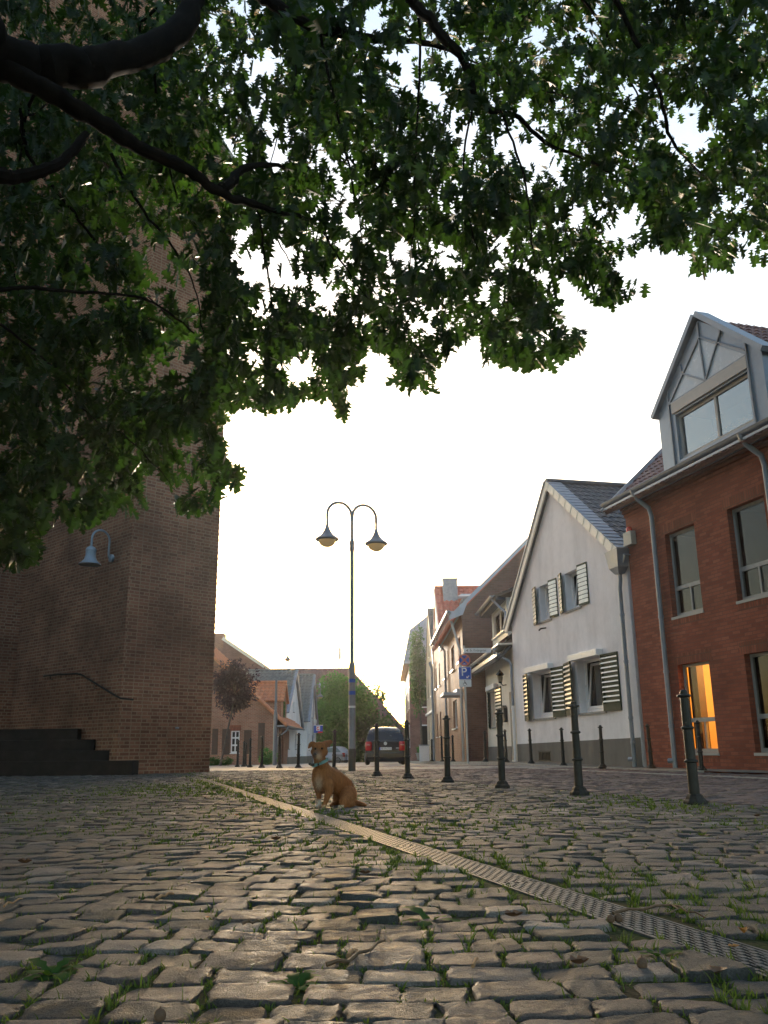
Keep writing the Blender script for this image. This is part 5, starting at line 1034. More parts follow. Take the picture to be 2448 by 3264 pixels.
# ================================================================ CARS
def car(name, label, loc, rz, paint, rear=True):
    t = thing(name, label, 'car', loc); b = MB(); Wd = .83
    st = [(0.02, .80, .40, .70), (.0, .82, .30, .92), (.10, .83, .24, .95), (.5, .83, .22, .95), (1.2, .83, .22, .95), (2.2, .83, .22, .95), (2.7, .82, .22, .93), (3.3, .79, .24, .84), (3.62, .70, .30, .74), (3.72, .55, .38, .62)]
    O = Vector(loc); n_ = 18; vs = []
    for y, w, zl, zb in st:
        for i in range(n_):
            a = 2*math.pi*i/n_+math.pi/n_; cx = math.copysign(abs(math.cos(a))**.35, math.cos(a)); cz = math.copysign(abs(math.sin(a))**.45, math.sin(a)); vs.append(O+Vector((w*cx, y, (zl+zb)/2+(zb-zl)/2*cz)))
    k_ = len(st); fs_ = [(i*n_+j, i*n_+(j+1) % n_, (i+1)*n_+(j+1) % n_, (i+1)*n_+j) for i in range(k_-1) for j in range(n_)] + [tuple(range(n_-1, -1, -1)), tuple((k_-1)*n_+j for j in range(n_))]
    b.add(vs, fs_)
    cab = [(.06, .78, .90), (.16, .775, 1.08), (.32, .735, 1.30), (.50, .66, 1.46), (.72, .60, 1.53), (1.2, .58, 1.55), (1.7, .59, 1.50), (2.1, .64, 1.34), (2.6, .74, .98), (2.75, .76, .90)]   # y, half width at roof height, roof
    vs = []
    for y, w, zr in cab:
        for x, z in ((-.79, .88), (-.80+.0, min(zr, .93)), (-w, max(.94, zr-.06)), (-w*.85, zr-.015), (0, zr+.01), (w*.85, zr-.015), (w, max(.94, zr-.06)), (.80, min(zr, .93)), (.79, .88)): vs.append(O+Vector((x, y, z)))
    b.add(vs, [(9*i+j, 9*i+j+1, 9*i+9+j+1, 9*i+9+j) for i in range(len(cab)-1) for j in range(8)] + [tuple(range(8, -1, -1)), tuple((len(cab)-1)*9+j for j in range(9))])
    body = b.build('body', paint, t, smooth=True)
    FC = Frame((O.x, O.y), (1, 0)); z0 = O.z
    b = MB(); q = lambda x, y, z: O+Vector((x, y, z))
    b.slab([q(-.60, .125, 1.00), q(.60, .125, 1.00), q(.56, .40, 1.36), q(.40, .475, 1.42), q(-.40, .475, 1.42), q(-.56, .40, 1.36)], .02); b.build('rear_window', 'car_glass_back', t)
    for e in (-1, 1):
        b = MB(); P_ = [q(e*.80, .25, 1.0), q(e*.81, 2.3, .98), q(e*.70, 1.85, 1.36), q(e*.665, .75, 1.42)]; b.slab(P_ if e > 0 else P_[::-1], .02); b.build('side_window', 'car_glass_back', t)
        b = MB(); b.lathe([(.30*0+.05, .0), (.13, .0), (.14, .06), (.14, .30), (.11, .36), (.04, .37)], q(e*.70, .03, .58), 12); tl = b.build('tail_light', 'tail_red', t, smooth=True)
        b = MB(); b.lathe([(.02, 0), (.075, .01), (.075, .05), (.02, .06)], q(e*.70, -.085, .78), 10); b.build('indicator', 'tail_pink', tl, smooth=True)
        b = MB(); b.box(q(e*.84-.06, 2.35, .98), q(e*.98+.02, 2.5, 1.12)); b.build('wing_mirror', paint, t, bevel=.03)
        for y in (.55, 2.95):
            b = MB(); b.tube([q(e*.64, y, .30), q(e*.70, y, .30), q(e*.80, y, .30), q(e*.84, y, .30)], [.24, .30, .30, .25], 20); wh = b.build('wheel', 'rubber', t, smooth=True); b = MB(); b.tube([q(e*.83, y, .30), q(e*.852, y, .30)], [.20, .17], 10); b.build('hubcap', 'zinc', wh)
    b = MB(); b.box(q(-.80, -.075, .26), q(.80, .10, .52)); b.build('bumper', paint, t, bevel=.05); b = MB(); b.box(q(-.74, -.06, .14), q(.74, .2, .27)); b.build('underbody', 'rubber', t)
    b = MB(); b.box(q(-.26, -.025, .60), q(.26, .02, .71)); pl_ = b.build('number_plate', 'sign_white', t); b = MB(); b.box(q(-.26, -.027, .60), q(-.21, -.024, .71)); b.build('plate_band', 'sign_blue', pl_)
    text_mesh('plate_text', 'NE VN 2722', .098, Frame((O.x, O.y), (1, 0)), .025, z0+.655, .027, 'sign_black', pl_, sx_=.80)
    b = MB(); b.lathe([(.02, 0), (.075, .0), (.075, .14), (.02, .14)], q(0, -.01, .79), 14); b.tube([q(0, -.02, .86), q(0, .05, .86)], .07, 14); b.v = b.v[-28:]; b.f = [tuple(i-56 for i in f_) for f_ in b.f if min(f_) >= 56]; b.m = [0]*len(b.f); b.build('badge', 'chrome', t)
    b = MB(); b.box(q(.44, -.02, .66), q(.58, .01, .69)); b.build('model_script', 'chrome', t); b = MB(); b.bar(q(-.02, .10, .99), q(.48, .14, 1.05), .02, .025); b.build('rear_wiper', 'sign_black', t); b = MB(); b.box(q(-.62, -.018, .57), q(.62, .05, .59)); b.build('handle_recess', 'sign_black', t)
    for x in (-.36, .36): b = MB(); b.box(q(x-.14, .95, .95), q(x+.14, 1.05, 1.32)); b.build('headrest', 'room_dark', t, bevel=.04)
    t.rotation_euler.z = rz; return t
m_, nt_, out_ = new_mat('car_glass_back'); p_ = principled(nt_, out_, .05, spec=.9, col=(.26, .34, .34))
cp = at(1229, 2437, 37.2); car('parked_car', 'dark hatchback seen from behind, parked on the road past the street lamp', (cp.x, 37.2, gz(37.2)+.0), rad(1.5), 'car_paint')
cw = at(1052, 2432, 84); car('parked_car', 'white car partly hidden behind the dog and a low picket fence', (cw.x+1.6, 84, gz(84)-.05), rad(66), 'car_white')
fp = at(1070, 2432, 78); t = thing('picket_fence', 'small dark picket fence in front of the white car', 'fence', (fp.x, 78, gz(78)))
b = MB(); FF_ = Frame((fp.x-.2, 78), (1, 0))
for i in range(11): b.fbox(FF_, i*.11, i*.11+.05, gz(78), gz(78)+.75, 0, .03)
b.build('pickets', 'iron', t); b = MB(); b.fbox(FF_, -.05, 1.25, gz(78)+.15, gz(78)+.2, -.03, 0); b.fbox(FF_, -.05, 1.25, gz(78)+.55, gz(78)+.6, -.03, 0); b.build('rail', 'iron', t)
for (px_, py_, Y, lab) in ((1353, 2421, 52, 'white metal cabinet on the right pavement far down the street'),):
    p = at(px_, py_, Y); t = thing('utility_cabinet', lab, 'cabinet', tuple(p)); b = MB(); b.box((p.x-.28, Y, p.z-.2), (p.x+.28, Y+.3, p.z+.78)); b.build('cabinet_body', 'white_paint', t, bevel=.02); b = MB(); b.box((p.x-.31, Y-.03, p.z+.78), (p.x+.31, Y+.33, p.z+.83)); b.build('lid', 'zinc', t)
p = at(1340, 2422, 56); t = thing('flower_tub', 'stone flower tub with a small green plant beside the white cabinet', 'planter', tuple(p)); b = MB(); b.lathe([(.20, 0), (.26, .35), (.30, .36), (.30, .42), (.2, .42)], p, 12); b.build('tub', 'concrete', t, smooth=True); tub = t; tubp = p
# ================================================================ TREES
def leafcloud(P, D, S, roll, mat, name, parent, tpl='oak', fold=.25):
    """P centres, D axes, S sizes: one mesh of separate leaves"""
    if tpl == 'oak': half = np.array([(0, 0), (.03, .10), (.24, .14), (.08, .26), (.40, .36), (.11, .48), (.42, .70), (.13, .72), (.20, .90), (0, 1)])
    else: half = np.array([(0, 0), (.22, .28), (.26, .55), (0, 1)])
    k_ = len(half); x = np.concatenate([half[:, 0], -half[1:-1, 0]]); y = np.concatenate([half[:, 1], half[1:-1, 1]]); z = np.abs(x)*fold - .22*y*y
    fr_ = list(range(k_)); fl_ = [0] + [k_+i for i in range(k_-2)] + [k_-1]; fl_.reverse()
    m = len(P); D = D/np.linalg.norm(D, axis=1)[:, None]; up = np.tile([0, 0, 1.0], (m, 1)); s_ = np.cross(D, up); ln = np.linalg.norm(s_, axis=1); s_[ln < 1e-3] = (1, 0, 0); s_ /= np.linalg.norm(s_, axis=1)[:, None]; nn = np.cross(s_, D)
    c_, sn = np.cos(roll)[:, None], np.sin(roll)[:, None]; s2 = s_*c_+nn*sn; n2 = nn*c_-s_*sn
    V = P[:, None, :] + S[:, None, None]*(s2[:, None, :]*x[None, :, None] + D[:, None, :]*y[None, :, None] + n2[:, None, :]*z[None, :, None])
    nv = len(x); fl = (np.array(fr_+fl_)[None] + (np.arange(m)*nv)[:, None]).ravel(); lt = np.tile([k_, k_], m)
    return mesh_np(name, V.reshape(-1, 3), fl, lt, mat, parent)
VS = 1.4756
def vp(x, y, Y): return at(x*VS, y*VS, Y)
def vb(x, y, Y): return at(x*VS, y*VS, Y*.9)
oak = thing('oak_tree', 'big dark oak whose leafy branches overhang the whole top of the picture', 'tree', (-6.2, 3.6, 0))
br = []   # (points, start radius, end radius)
def interp(pts, r0, r1, sub=4, wob=.03):
    P = [Vector(p) for p in pts]; out = []
    for i in range(len(P)-1):
        a, b_, c, d = P[max(i-1, 0)], P[i], P[i+1], P[min(i+2, len(P)-1)]
        for j in range(sub):
            t = j/sub; out.append(.5*((2*b_) + (c-a)*t + (2*a-5*b_+4*c-d)*t*t + (3*b_-a-3*c+d)*t**3) + Vector((random.uniform(-wob, wob), random.uniform(-wob, wob), random.uniform(-wob, wob))))
    out.append(P[-1]); n_ = len(out); return out, [r0+(r1-r0)*i/(n_-1) for i in range(n_)]
b = MB()
def limb(pts, r0, r1, n=8, wob=.02):
    pa, ra = interp(pts, r0, r1, 6, wob); ra = [q_*random.uniform(.90, 1.12) for q_ in ra]; b.tube(pa, ra, n); br.append((pa, ra))
trunk = [Vector((-6.2, 3.6, -.1)), Vector((-6.15, 3.62, 1.2)), Vector((-6.0, 3.8, 2.6)), Vector((-5.7, 4.1, 3.8)), Vector((-5.3, 4.5, 4.8))]
limb(trunk, .55, .36, 14, .03); limb([trunk[3], Vector((-6.2, 3.2, 5.4)), Vector((-6.6, 2.4, 7.5)), Vector((-6.4, 1.6, 10))], .32, .1, 10)
limb([trunk[3], trunk[4], vb(-170, 30, 5.4), vb(0, 121, 5.9), vb(121, 146, 6.2), vb(242, 137, 6.5), vb(346, 95, 6.8), vb(405, 36, 7.1), vb(430, -60, 7.3), vb(470, -220, 7.6)], .215, .075, 14, .02)
limb([vb(0, 150, 5.9), vb(92, 190, 6.0), vb(212, 261, 6.3), vb(294, 314, 6.6), vb(392, 360, 6.9), vb(474, 414, 7.2), vb(542, 440, 7.5), vb(620, 462, 7.9), vb(680, 475, 8.3)], .088, .014, 10, .012)
limb([vb(474, 412, 7.2), vb(500, 395, 7.3), vb(512, 374, 7.4), vb(540, 360, 7.5), vb(590, 356, 7.8), vb(640, 366, 8.1)], .055, .015, 8, .006)
limb([vb(-60, 372, 5.5), vb(0, 379, 5.7), vb(33, 383, 5.8), vb(88, 369, 5.9), vb(124, 356, 6.0), vb(157, 327, 6.1), vb(186, 290, 6.2)], .06, .03, 8, .006)
limb([vb(-40, 632, 6.5), vb(0, 627, 6.7), vb(62, 621, 6.9), vb(163, 631, 7.1), vb(294, 641, 7.5), vb(360, 672, 7.9), vb(420, 720, 8.2)], .022, .008, 6, .006)
limb([vb(430, -60, 7.3), vb(520, -40, 7.4), vb(582, 2, 7.5), vb(638, 36, 7.6), vb(693, 64, 7.8), vb(765, 76, 8.0), vb(821, 86, 8.2), vb(900, 90, 8.5), vb(960, 104, 8.8)], .075, .025, 8, .008)
limb([vb(760, -180, 7.0), vb(850, -70, 7.2), vb(888, 0, 7.4), vb(932, 44, 7.5), vb(960, 84, 7.6), vb(1000, 127, 7.8), vb(1016, 167, 7.9), vb(1026, 211, 8.0), vb(1060, 239, 8.2), vb(1120, 253, 8.4), vb(1180, 309, 8.6), vb(1275, 348, 8.9), vb(1360, 400, 9.1)], .065, .012, 8, .008)
for pts, r in (([(904, 40), (908, 139), (896, 358), (896, 478), (880, 600)], .018), ([(690, 70), (737, 279), (765, 418), (781, 502), (800, 640)], .015), ([(40, 190), (60, 330), (145, 440), (220, 540), (290, 610), (380, 700)], .022), ([(240, 330), (300, 440), (370, 530), (420, 620), (440, 730)], .018), ([(220, 330), (240, 370), (300, 392)], .02), ([(100, 160), (60, 240), (45, 330), (20, 480), (40, 640)], .02), ([(330, 100), (345, 260), (380, 420), (420, 560), (520, 640)], .014), ([(545, 440), (600, 520), (640, 600)], .012), ([(1085, 250), (1130, 380), (1150, 520), (1160, 640)], .014), ([(1300, -60), (1360, 60), (1420, 190), (1450, 300), (1500, 360), (1560, 420)], .03), ([(1200, -80), (1290, 40), (1340, 130), (1390, 230), (1430, 300)], .02), ([(960, 104), (1060, 150), (1160, 190), (1280, 240), (1400, 380)], .014), ([(0, 700), (100, 780), (180, 880), (260, 960)], .014), ([(260, 930), (330, 1000), (380, 1060)], .008), ([(560, 470), (580, 600), (600, 720), (680, 800)], .012), ([(700, 500), (760, 600), (840, 700), (900, 780)], .012), ([(1020, 230), (1000, 400), (1040, 560), (1100, 680)], .012), ([(60, 250), (150, 200), (260, 160)], .012), ([(600, 10), (640, 150), (600, 300), (560, 420)], .012), ([(340, 20), (300, 60), (330, 110)], .02)):
    Y0 = 6.6+random.random()*.8; limb([vp(x, y, Y0+.35*i) for i, (x, y) in enumerate(pts)], r, r*.3, 5, .01)
b.build('trunk', 'bark', oak, smooth=True)
poly = np.array([(-260, 1260), (0, 1232), (60, 1222), (100, 1190), (95, 1150), (130, 1105), (165, 1150), (230, 1105), (300, 1110), (322, 1090), (300, 1040), (335, 1000), (362, 1040), (385, 1110), (470, 1112), (490, 1060), (522, 1050), (525, 1012), (488, 995), (478, 930), (500, 885), (535, 880), (572, 898), (596, 878), (642, 878), (664, 858), (718, 866), (738, 912), (754, 880), (742, 846), (796, 806), (768, 776), (800, 748), (846, 778), (852, 826), (884, 844), (938, 842), (944, 796), (996, 738), (1034, 722), (1042, 776), (1102, 786), (1188, 798), (1218, 776), (1260, 748), (1266, 714), (1226, 690), (1206, 648), (1198, 604), (1230, 592), (1272, 648), (1330, 668), (1358, 648), (1396, 636), (1390, 602), (1350, 600), (1334, 562), (1400, 530), (1476, 552), (1492, 596), (1578, 578), (1600, 540), (1640, 576), (1700, 566), (1900, 540), (1900, -330), (-260, -330)], float)
def inside(x, y):
    r = np.zeros(x.shape, bool); j = len(poly)-1
    for i in range(len(poly)):
        xi, yi = poly[i]; xj, yj = poly[j]
        c = ((yi > y) != (yj > y)) & (x < (xj-xi)*(y-yi)/(yj-yi+1e-9)+xi); r ^= c; j = i
    return r
holes_ = [(585, 560, 62, 55), (640, 600, 40, 30), (548, 770, 26, 40), (645, 800, 38, 42), (600, 330, 22, 60), (560, 140, 36, 50), (800, 50, 36, 42), (880, 150, 34, 60), (985, 120, 30, 46), (940, 200, 28, 40), (1010, 300, 30, 60), (1092, 300, 30, 50), (1150, 330, 30, 40), (1475, 285, 52, 62), (1130, 230, 26, 26), (860, 545, 46, 26), (960, 560, 46, 26), (1080, 520, 50, 24), (1240, 470, 34, 30), (1360, 480, 40, 30), (1180, 600, 24, 50), (700, 640, 30, 36), (790, 690, 30, 20), (760, 480, 34, 26), (530, 560, 30, 50), (690, 330, 26, 26), (460, 60, 22, 30), (1580, 440, 34, 24), (1160, 80, 30, 30), (1250, 150, 24, 30), (560, 660, 26, 30), (905, 700, 24, 30), (1050, 640, 28, 22), (420, 620, 26, 60), (390, 800, 30, 60), (350, 560, 30, 40), (420, 960, 24, 30), (200, 640, 60, 30)]
NCL = 3800; cx = RNG.uniform(-230, 1880, NCL); cy = RNG.uniform(-310, 1230, NCL); cd = RNG.uniform(6.9, 11.0, NCL)
def gapf(x, y):
    g_ = np.zeros(x.shape)
    for hx, hy, ra, rb in holes_: g_ = np.maximum(g_, np.exp(-(((x-hx)/ra)**2+((y-hy)/rb)**2)*1.1))
    return g_
dens = np.where(cx < 470, .80, .96); nz = pn(cx/120., cy/120., 1.0, .4)
ok = inside(cx, cy) & (RNG.random(NCL) < dens*np.clip(1.10-1.6*gapf(cx, cy)-.22*np.clip(nz, 0, 1), 0, 1)); cx, cy, cd = cx[ok], cy[ok], cd[ok]
CP = np.array([vp(x, y, d) for x, y, d in zip(cx, cy, cd)])
NX = 2000; extra = np.stack([RNG.uniform(-11, 9, NX), RNG.uniform(-9, 4.6, NX), RNG.uniform(4.6, 9.5, NX)], 1); shade = np.stack([RNG.uniform(-18, -8.6, 1900), RNG.uniform(3, 16, 1900), RNG.uniform(2.6, 10.5, 1900)], 1); CP = np.concatenate([CP, extra, shade])  # both unseen leaf masses added to dim the square and darken the tower face
nl = RNG.integers(14, 24, len(CP)); ci = np.repeat(np.arange(len(CP)), nl); m = len(ci)
off = RNG.normal(0, 1, (m, 3)); off /= np.linalg.norm(off, axis=1)[:, None]; off *= (RNG.random((m, 1))**.6)*np.array([.25, .25, .22]); P = CP[ci]+off
D = off*1.6 + RNG.normal(0, .25, (m, 3)) + np.array([0, 0, -.42]); S = RNG.uniform(.115, .205, m); roll = RNG.normal(0, .6, m)
d = D/np.linalg.norm(D, axis=1)[:, None]; tipv = P + d*S[:, None]*.55
def projn(p):
    q = p - np.array([0, 0, EYE]); w = q@np.array(FW); w = np.where(w > .2, w, .2); return (CX+F*(q@np.array(CR))/w)/VS, (CY-F*(q@np.array(CU))/w)/VS, q@np.array(FW)
tx_, ty_, tw_ = projn(tipv); vis = (tx_ > -200) & (tx_ < 1860) & (ty_ > -250) & (tw_ > .2)
okl = ~vis | (inside(tx_, ty_) & (RNG.random(m) > 1.15*gapf(tx_, ty_)-.12))
leafcloud(P[okl], D[okl], S[okl], roll[okl], 'oak_leaf', 'crown', oak)
b = MB(); allb = np.array([p for pa, ra in br for p in pa])
for i, c in enumerate(CP[:len(cx)]):
    if i % 2: continue
    j = np.argmin(((allb-c)**2).sum(1)); v = allb[j]-c; l = np.linalg.norm(v)
    if l < .08: continue
    e = c + v/l*min(l, .5); qx, qy, _ = projn(np.array([e])); qx2, qy2, _ = projn(np.array([c]))
    if not (inside(qx, qy)[0] and inside(qx2, qy2-25)[0] and inside(qx2, qy2+35)[0]): continue; mid = (c+e)/2+RNG.normal(0, .05, 3); b.tube([c, mid, e], [.003, .005, .007], 3, cap=False)
b.build('twigs', 'bark', oak, uv=False)
def leaf_tree(name, label, base, crown, rad3, n, ls, mat, trunk_r=.08, group=None, clump=34, cr=.42, lean=(0, 0), hollow=.35, trunk='bark_pale', cat='tree', limbs=True):
    base, crown = Vector(base), Vector(crown); t = thing(name, label, cat, tuple(base), group); R3 = np.array(rad3)
    u = RNG.normal(0, 1, (clump, 3)); u /= np.linalg.norm(u, axis=1)[:, None]; rr = RNG.uniform(hollow, 1, (clump, 1))**.6; cc = np.array(crown)+u*rr*R3*.86
    ci = RNG.integers(0, clump, n); o_ = RNG.normal(0, 1, (n, 3)); o_ /= np.linalg.norm(o_, axis=1)[:, None]; o_ *= (RNG.random((n, 1))**.45)*cr*R3*RNG.uniform(.6, 1.15, (clump, 1))[ci]
    P = cc[ci]+o_; D = o_/R3.mean()+RNG.normal(0, .5, (n, 3))*.35+np.array([0, 0, -.05]); leafcloud(P, D, RNG.uniform(.7, 1.3, n)*ls, RNG.normal(0, .9, n), mat, 'crown', t, tpl='plain')
    if limbs:
        b = MB(); top = Vector((crown.x, crown.y, crown.z-R3[2]*.55)); mid = base.lerp(top, .5)+Vector((lean[0], lean[1], 0)); b.tube([base-Vector((0, 0, .1)), mid, top, crown+Vector((0, 0, R3[2]*.3))], [trunk_r, trunk_r*.8, trunk_r*.65, trunk_r*.2], 8)
        for k_ in range(10): e = Vector(cc[RNG.integers(0, clump)]); b.tube([top, top.lerp(e, .5)+Vector((0, 0, -.05*R3[2])), e], [trunk_r*.5, trunk_r*.3, trunk_r*.12], 5)
        b.build('trunk', trunk, t, smooth=True)
    return t
Y = 46; pb = at(702, 2422, Y); pc = at(746, 2192, Y); leaf_tree('purple_leaf_tree', 'small dark purple round-headed tree beside the church tower', (pb.x, Y, gz(Y)), tuple(pc), (1.22, 1.15, 1.45), 5200, .15, 'purple_leaf', .06, clump=44, cr=.36)
Y = 86
def tr(lab, x, y, Y, rx, rz, n, ls, mat, cl=40, cr=.42, hol=.3, name='leafy_tree', grp='trees at the end of the street'):
    p = at(x, y, Y); k_ = Y/2750*.98; leaf_tree(name, lab, (p.x, Y, gz(Y)), tuple(p), (rx*k_, min(rx*k_, 3.5), rz*k_), n, ls, mat, .16, grp, cl, cr, hollow=hol)
tr('light green bushy tree behind the farther white house, under the gooseneck lamps', 1062, 2312, 86, 72, 88, 6200, .30, 'green_leaf')
tr('big green tree behind the tall street lamp pole', 1098, 2248, 91, 98, 100, 8000, .32, 'green_leaf', 56)
tr('dark green tree sloping down behind the parked dark car', 1180, 2340, 90, 80, 82, 5200, .30, 'dark_green_leaf', 50)
tr('sparse backlit tree showing sky between its leaves, right of the huge roof', 1206, 2235, 118, 34, 62, 1500, .34, 'dark_green_leaf', 30, .26, .1)
tr('low dark tree in the gap at the end of the street', 1262, 2352, 112, 44, 44, 1500, .34, 'dark_green_leaf', 26)
p = at(1336, 2130, 71); leaf_tree('street_tree', 'tall narrow green tree before the distant mansard house', (p.x+.1, 71, gz(71)), tuple(p), (.95, 1.2, 3.3), 3800, .22, 'dark_green_leaf', .1, clump=40, cr=.36)
Y = 52; p = at(853, 2412, Y); leaf_tree('green_bush', 'rounded green bush at the foot of the orange-roofed cottage', (p.x, Y, gz(Y)), (p.x, Y, p.z+.02), (.52, .45, .48), 1500, .10, 'green_leaf', .03, clump=26, cat='shrub', limbs=True)
for i, (x, y, lab) in enumerate(((683, 2425, 'low green plant at the cottage wall by the purple tree trunk, left one'), (722, 2422, 'low green plant at the cottage wall by the purple tree trunk, right one'))):
    Y = 48; p = at(x, y, Y); leaf_tree('low_plant', lab, (p.x, Y, gz(Y)), (p.x, Y, gz(Y)+.2), (.34, .3, .22), 500, .10, 'weed_leaf', .012, 'plants under the cottage wall', clump=12, cat='plant')
leaf_tree('tub_plant', 'small green plant growing in the stone flower tub', tuple(tubp+Vector((0, 0, .4))), tuple(tubp+Vector((0, 0, .62))), (.24, .24, .26), 320, .09, 'green_leaf', .01, clump=10, cat='plant')
hp_ = at(1110, 2410, 93); leaf_tree('hedge', 'dark clipped hedge along the road below the trees', (hp_.x+2, 93, gz(93)), (hp_.x+1.5, 93, .2), (5.2, .9, 1.1), 4200, .22, 'dark_green_leaf', .05, clump=60, cr=.25, cat='hedge')
# ================================================================ DOG
dg0 = ground(930+900*.1808, 2280+1618*.1808); KP = 1/1985.
dog = thing('dog', 'tan short-haired dog sitting on the cobbles, head turned to the camera', 'dog', tuple(dg0))
def dp(x, y, d): return dg0 + Vector(((x-900)*KP, d, (1622-y)*KP))
vs, fs = [], []
def sphere(c, r):
    b0 = len(vs); n1, n2 = 7, 10; vs.append(c+Vector((0, 0, r)))
    for i in range(1, n1):
        th = math.pi*i/n1
        for j in range(n2): a = 2*math.pi*j/n2; vs.append(c+Vector((r*math.sin(th)*math.cos(a), r*math.sin(th)*math.sin(a), r*math.cos(th))))
    vs.append(c-Vector((0, 0, r))); e = len(vs)-1
    for j in range(n2): fs.append((b0, b0+1+j, b0+1+(j+1) % n2)); fs.append((e, e-n2+(j+1) % n2, e-n2+j))
    for i in range(n1-2):
        for j in range(n2): p = b0+1+i*n2; fs.append((p+j, p+n2+j, p+n2+(j+1) % n2, p+(j+1) % n2))
def chain(pts):
    P = [(dp(x, y, d), r*KP) for x, y, d, r in pts]
    for (a, ra), (b_, rb) in zip(P[:-1], P[1:]):
        n_ = max(2, int((b_-a).length/(min(ra, rb)*.30)))
        for i in range(n_): t = i/n_; sphere(a.lerp(b_, t), ra+(rb-ra)*t)
    sphere(*P[-1])
chain([(478, 760, -.05, 112), (492, 850, -.03, 118), (520, 940, 0, 140), (548, 1060, .02, 188), (735, 1180, .10, 206), (880, 1310, .17, 212), (958, 1410, .20, 186), (985, 1480, .20, 150)])
chain([(455, 1020, -.02, 112), (452, 1140, -.03, 114), (490, 1250, -.02, 116), (560, 1290, .02, 100)])
chain([(640, 1200, -.06, 112), (662, 1330, -.07, 76), (628, 1440, -.08, 54), (596, 1540, -.085, 42), (575, 1588, -.10, 44), (555, 1600, -.125, 34)])
chain([(440, 1230, .02, 90), (458, 1370, .02, 56), (470, 1470, .015, 42), (480, 1560, .01, 38), (468, 1592, -.01, 42), (440, 1602, -.035, 30)])
chain([(985, 1420, .08, 160), (960, 1490, -.01, 118), (915, 1530, -.07, 84), (1000, 1565, -.03, 62), (1075, 1575, .02, 50)]); chain([(1075, 1580, .02, 46), (980, 1592, -.05, 42), (890, 1595, -.11, 42), (850, 1603, -.135, 32)])
chain([(830, 1440, .26, 130), (780, 1520, .24, 90), (760, 1580, .20, 46), (700, 1596, .14, 38), (676, 1602, .12, 28)])
chain([(1080, 1540, .16, 60), (1150, 1578, .16, 48), (1230, 1592, .13, 42), (1290, 1602, .10, 30), (1318, 1608, .09, 14)])
chain([(484, 612, -.07, 128), (482, 690, -.08, 118), (478, 760, -.06, 112)]); chain([(425, 575, -.09, 82), (548, 570, -.09, 82)]); chain([(462, 690, -.12, 92), (448, 712, -.19, 72), (440, 722, -.245, 58)]); chain([(470, 770, -.10, 82), (455, 782, -.18, 54), (448, 780, -.22, 42)])
chain([(395, 660, -.09, 70), (470, 740, -.10, 80), (560, 660, -.09, 80)])
for pts in ([(378, 512, -.06, 34), (335, 500, -.07, 24), (300, 540, -.08, 22), (284, 590, -.085, 14)], [(375, 540, -.06, 32), (330, 545, -.07, 22), (298, 588, -.085, 16)], [(560, 512, -.06, 38), (620, 484, -.06, 24), (690, 474, -.07, 18), (712, 490, -.08, 14)], [(575, 530, -.06, 34), (640, 510, -.07, 24), (692, 505, -.08, 18)], [(600, 545, -.06, 26), (645, 545, -.08, 20), (664, 580, -.09, 14)], [(640, 520, -.07, 24), (670, 535, -.085, 18)]): chain(pts)
me = bpy.data.meshes.new('tmp'); me.from_pydata([tuple(v) for v in vs], [], fs); tmp = bpy.data.objects.new('tmp', me); COL.objects.link(tmp)
rm = tmp.modifiers.new('r', 'REMESH'); rm.mode = 'VOXEL'; rm.voxel_size = .0055; sm = tmp.modifiers.new('s', 'SMOOTH'); sm.factor = .5; sm.iterations = 5
bpy.context.view_layer.update(); me2 = bpy.data.meshes.new_from_object(tmp.evaluated_get(bpy.context.evaluated_depsgraph_get())); bpy.data.objects.remove(tmp); bpy.data.meshes.remove(me)
me2.name = 'body'; co = np.empty(len(me2.vertices)*3); me2.vertices.foreach_get('co', co); co = co.reshape(-1, 3) - np.array(dg0); px_ = co[:, 0]/KP+900; py_ = 1622-co[:, 2]/KP; dd = co[:, 1]
col = np.tile([.26, .102, .037], (len(co), 1)); rst = np.array
def blend(w, c):
    global col
    w = np.clip(w, 0, 1)[:, None]; col = col*(1-w) + np.array(c)*w
g2 = lambda x, y, rx, ry: np.exp(-(((px_-x)/rx)**2+((py_-y)/ry)**2))
blend(1.1*g2(1000, 1150, 260, 260)-.3, (.25, .08, .022)); blend(.75*g2(470, 1225, 80, 120)*(dd < .02), (.40, .29, .21)); blend(1.6*((py_ > 1470) & (px_ < 520))*np.clip((py_-1470)/60, 0, 1), (.55, .46, .38)); blend(1.4*((py_ > 1575) & (px_ > 780) & (px_ < 930) & (dd < 0)), (.5, .38, .28)); blend(1.2*((py_ > 1570) & (px_ < 640) & (px_ > 520)), (.44, .26, .14))
blend(1.5*g2(432, 700, 58, 60)*(dd < -.14), (.10, .06, .045)); blend(1.2*g2(495, 745, 40, 55)*(dd < -.08), (.46, .30, .20)); blend(.8*g2(400, 620, 55, 45)*(dd < -.1), (.16, .075, .035)); blend(.7*g2(640, 530, 70, 60)*(dd < -.07)*(px_ > 590), (.16, .07, .03)); blend(.9*((px_ > 1180) & (py_ > 1500)), (.22, .085, .03))
at_ = me2.color_attributes.new('coat', 'FLOAT_COLOR', 'POINT'); at_.data.foreach_set('color', np.concatenate([col, np.ones((len(co), 1))], 1).ravel().astype(np.float32))
me2.vertices.foreach_set('co', co.ravel().astype(np.float32)); me2.materials.clear(); me2.materials.append(M['dog_fur']); me2.polygons.foreach_set('use_smooth', np.ones(len(me2.polygons), bool)); me2.update()
nf = len(me2.polygons); fc = np.empty(nf*3); me2.polygons.foreach_get('center', fc); fc = fc.reshape(-1, 3); fn = np.empty(nf*3); me2.polygons.foreach_get('normal', fn); fn = fn.reshape(-1, 3); fv = np.array([p.vertices[0] for p in me2.polygons])
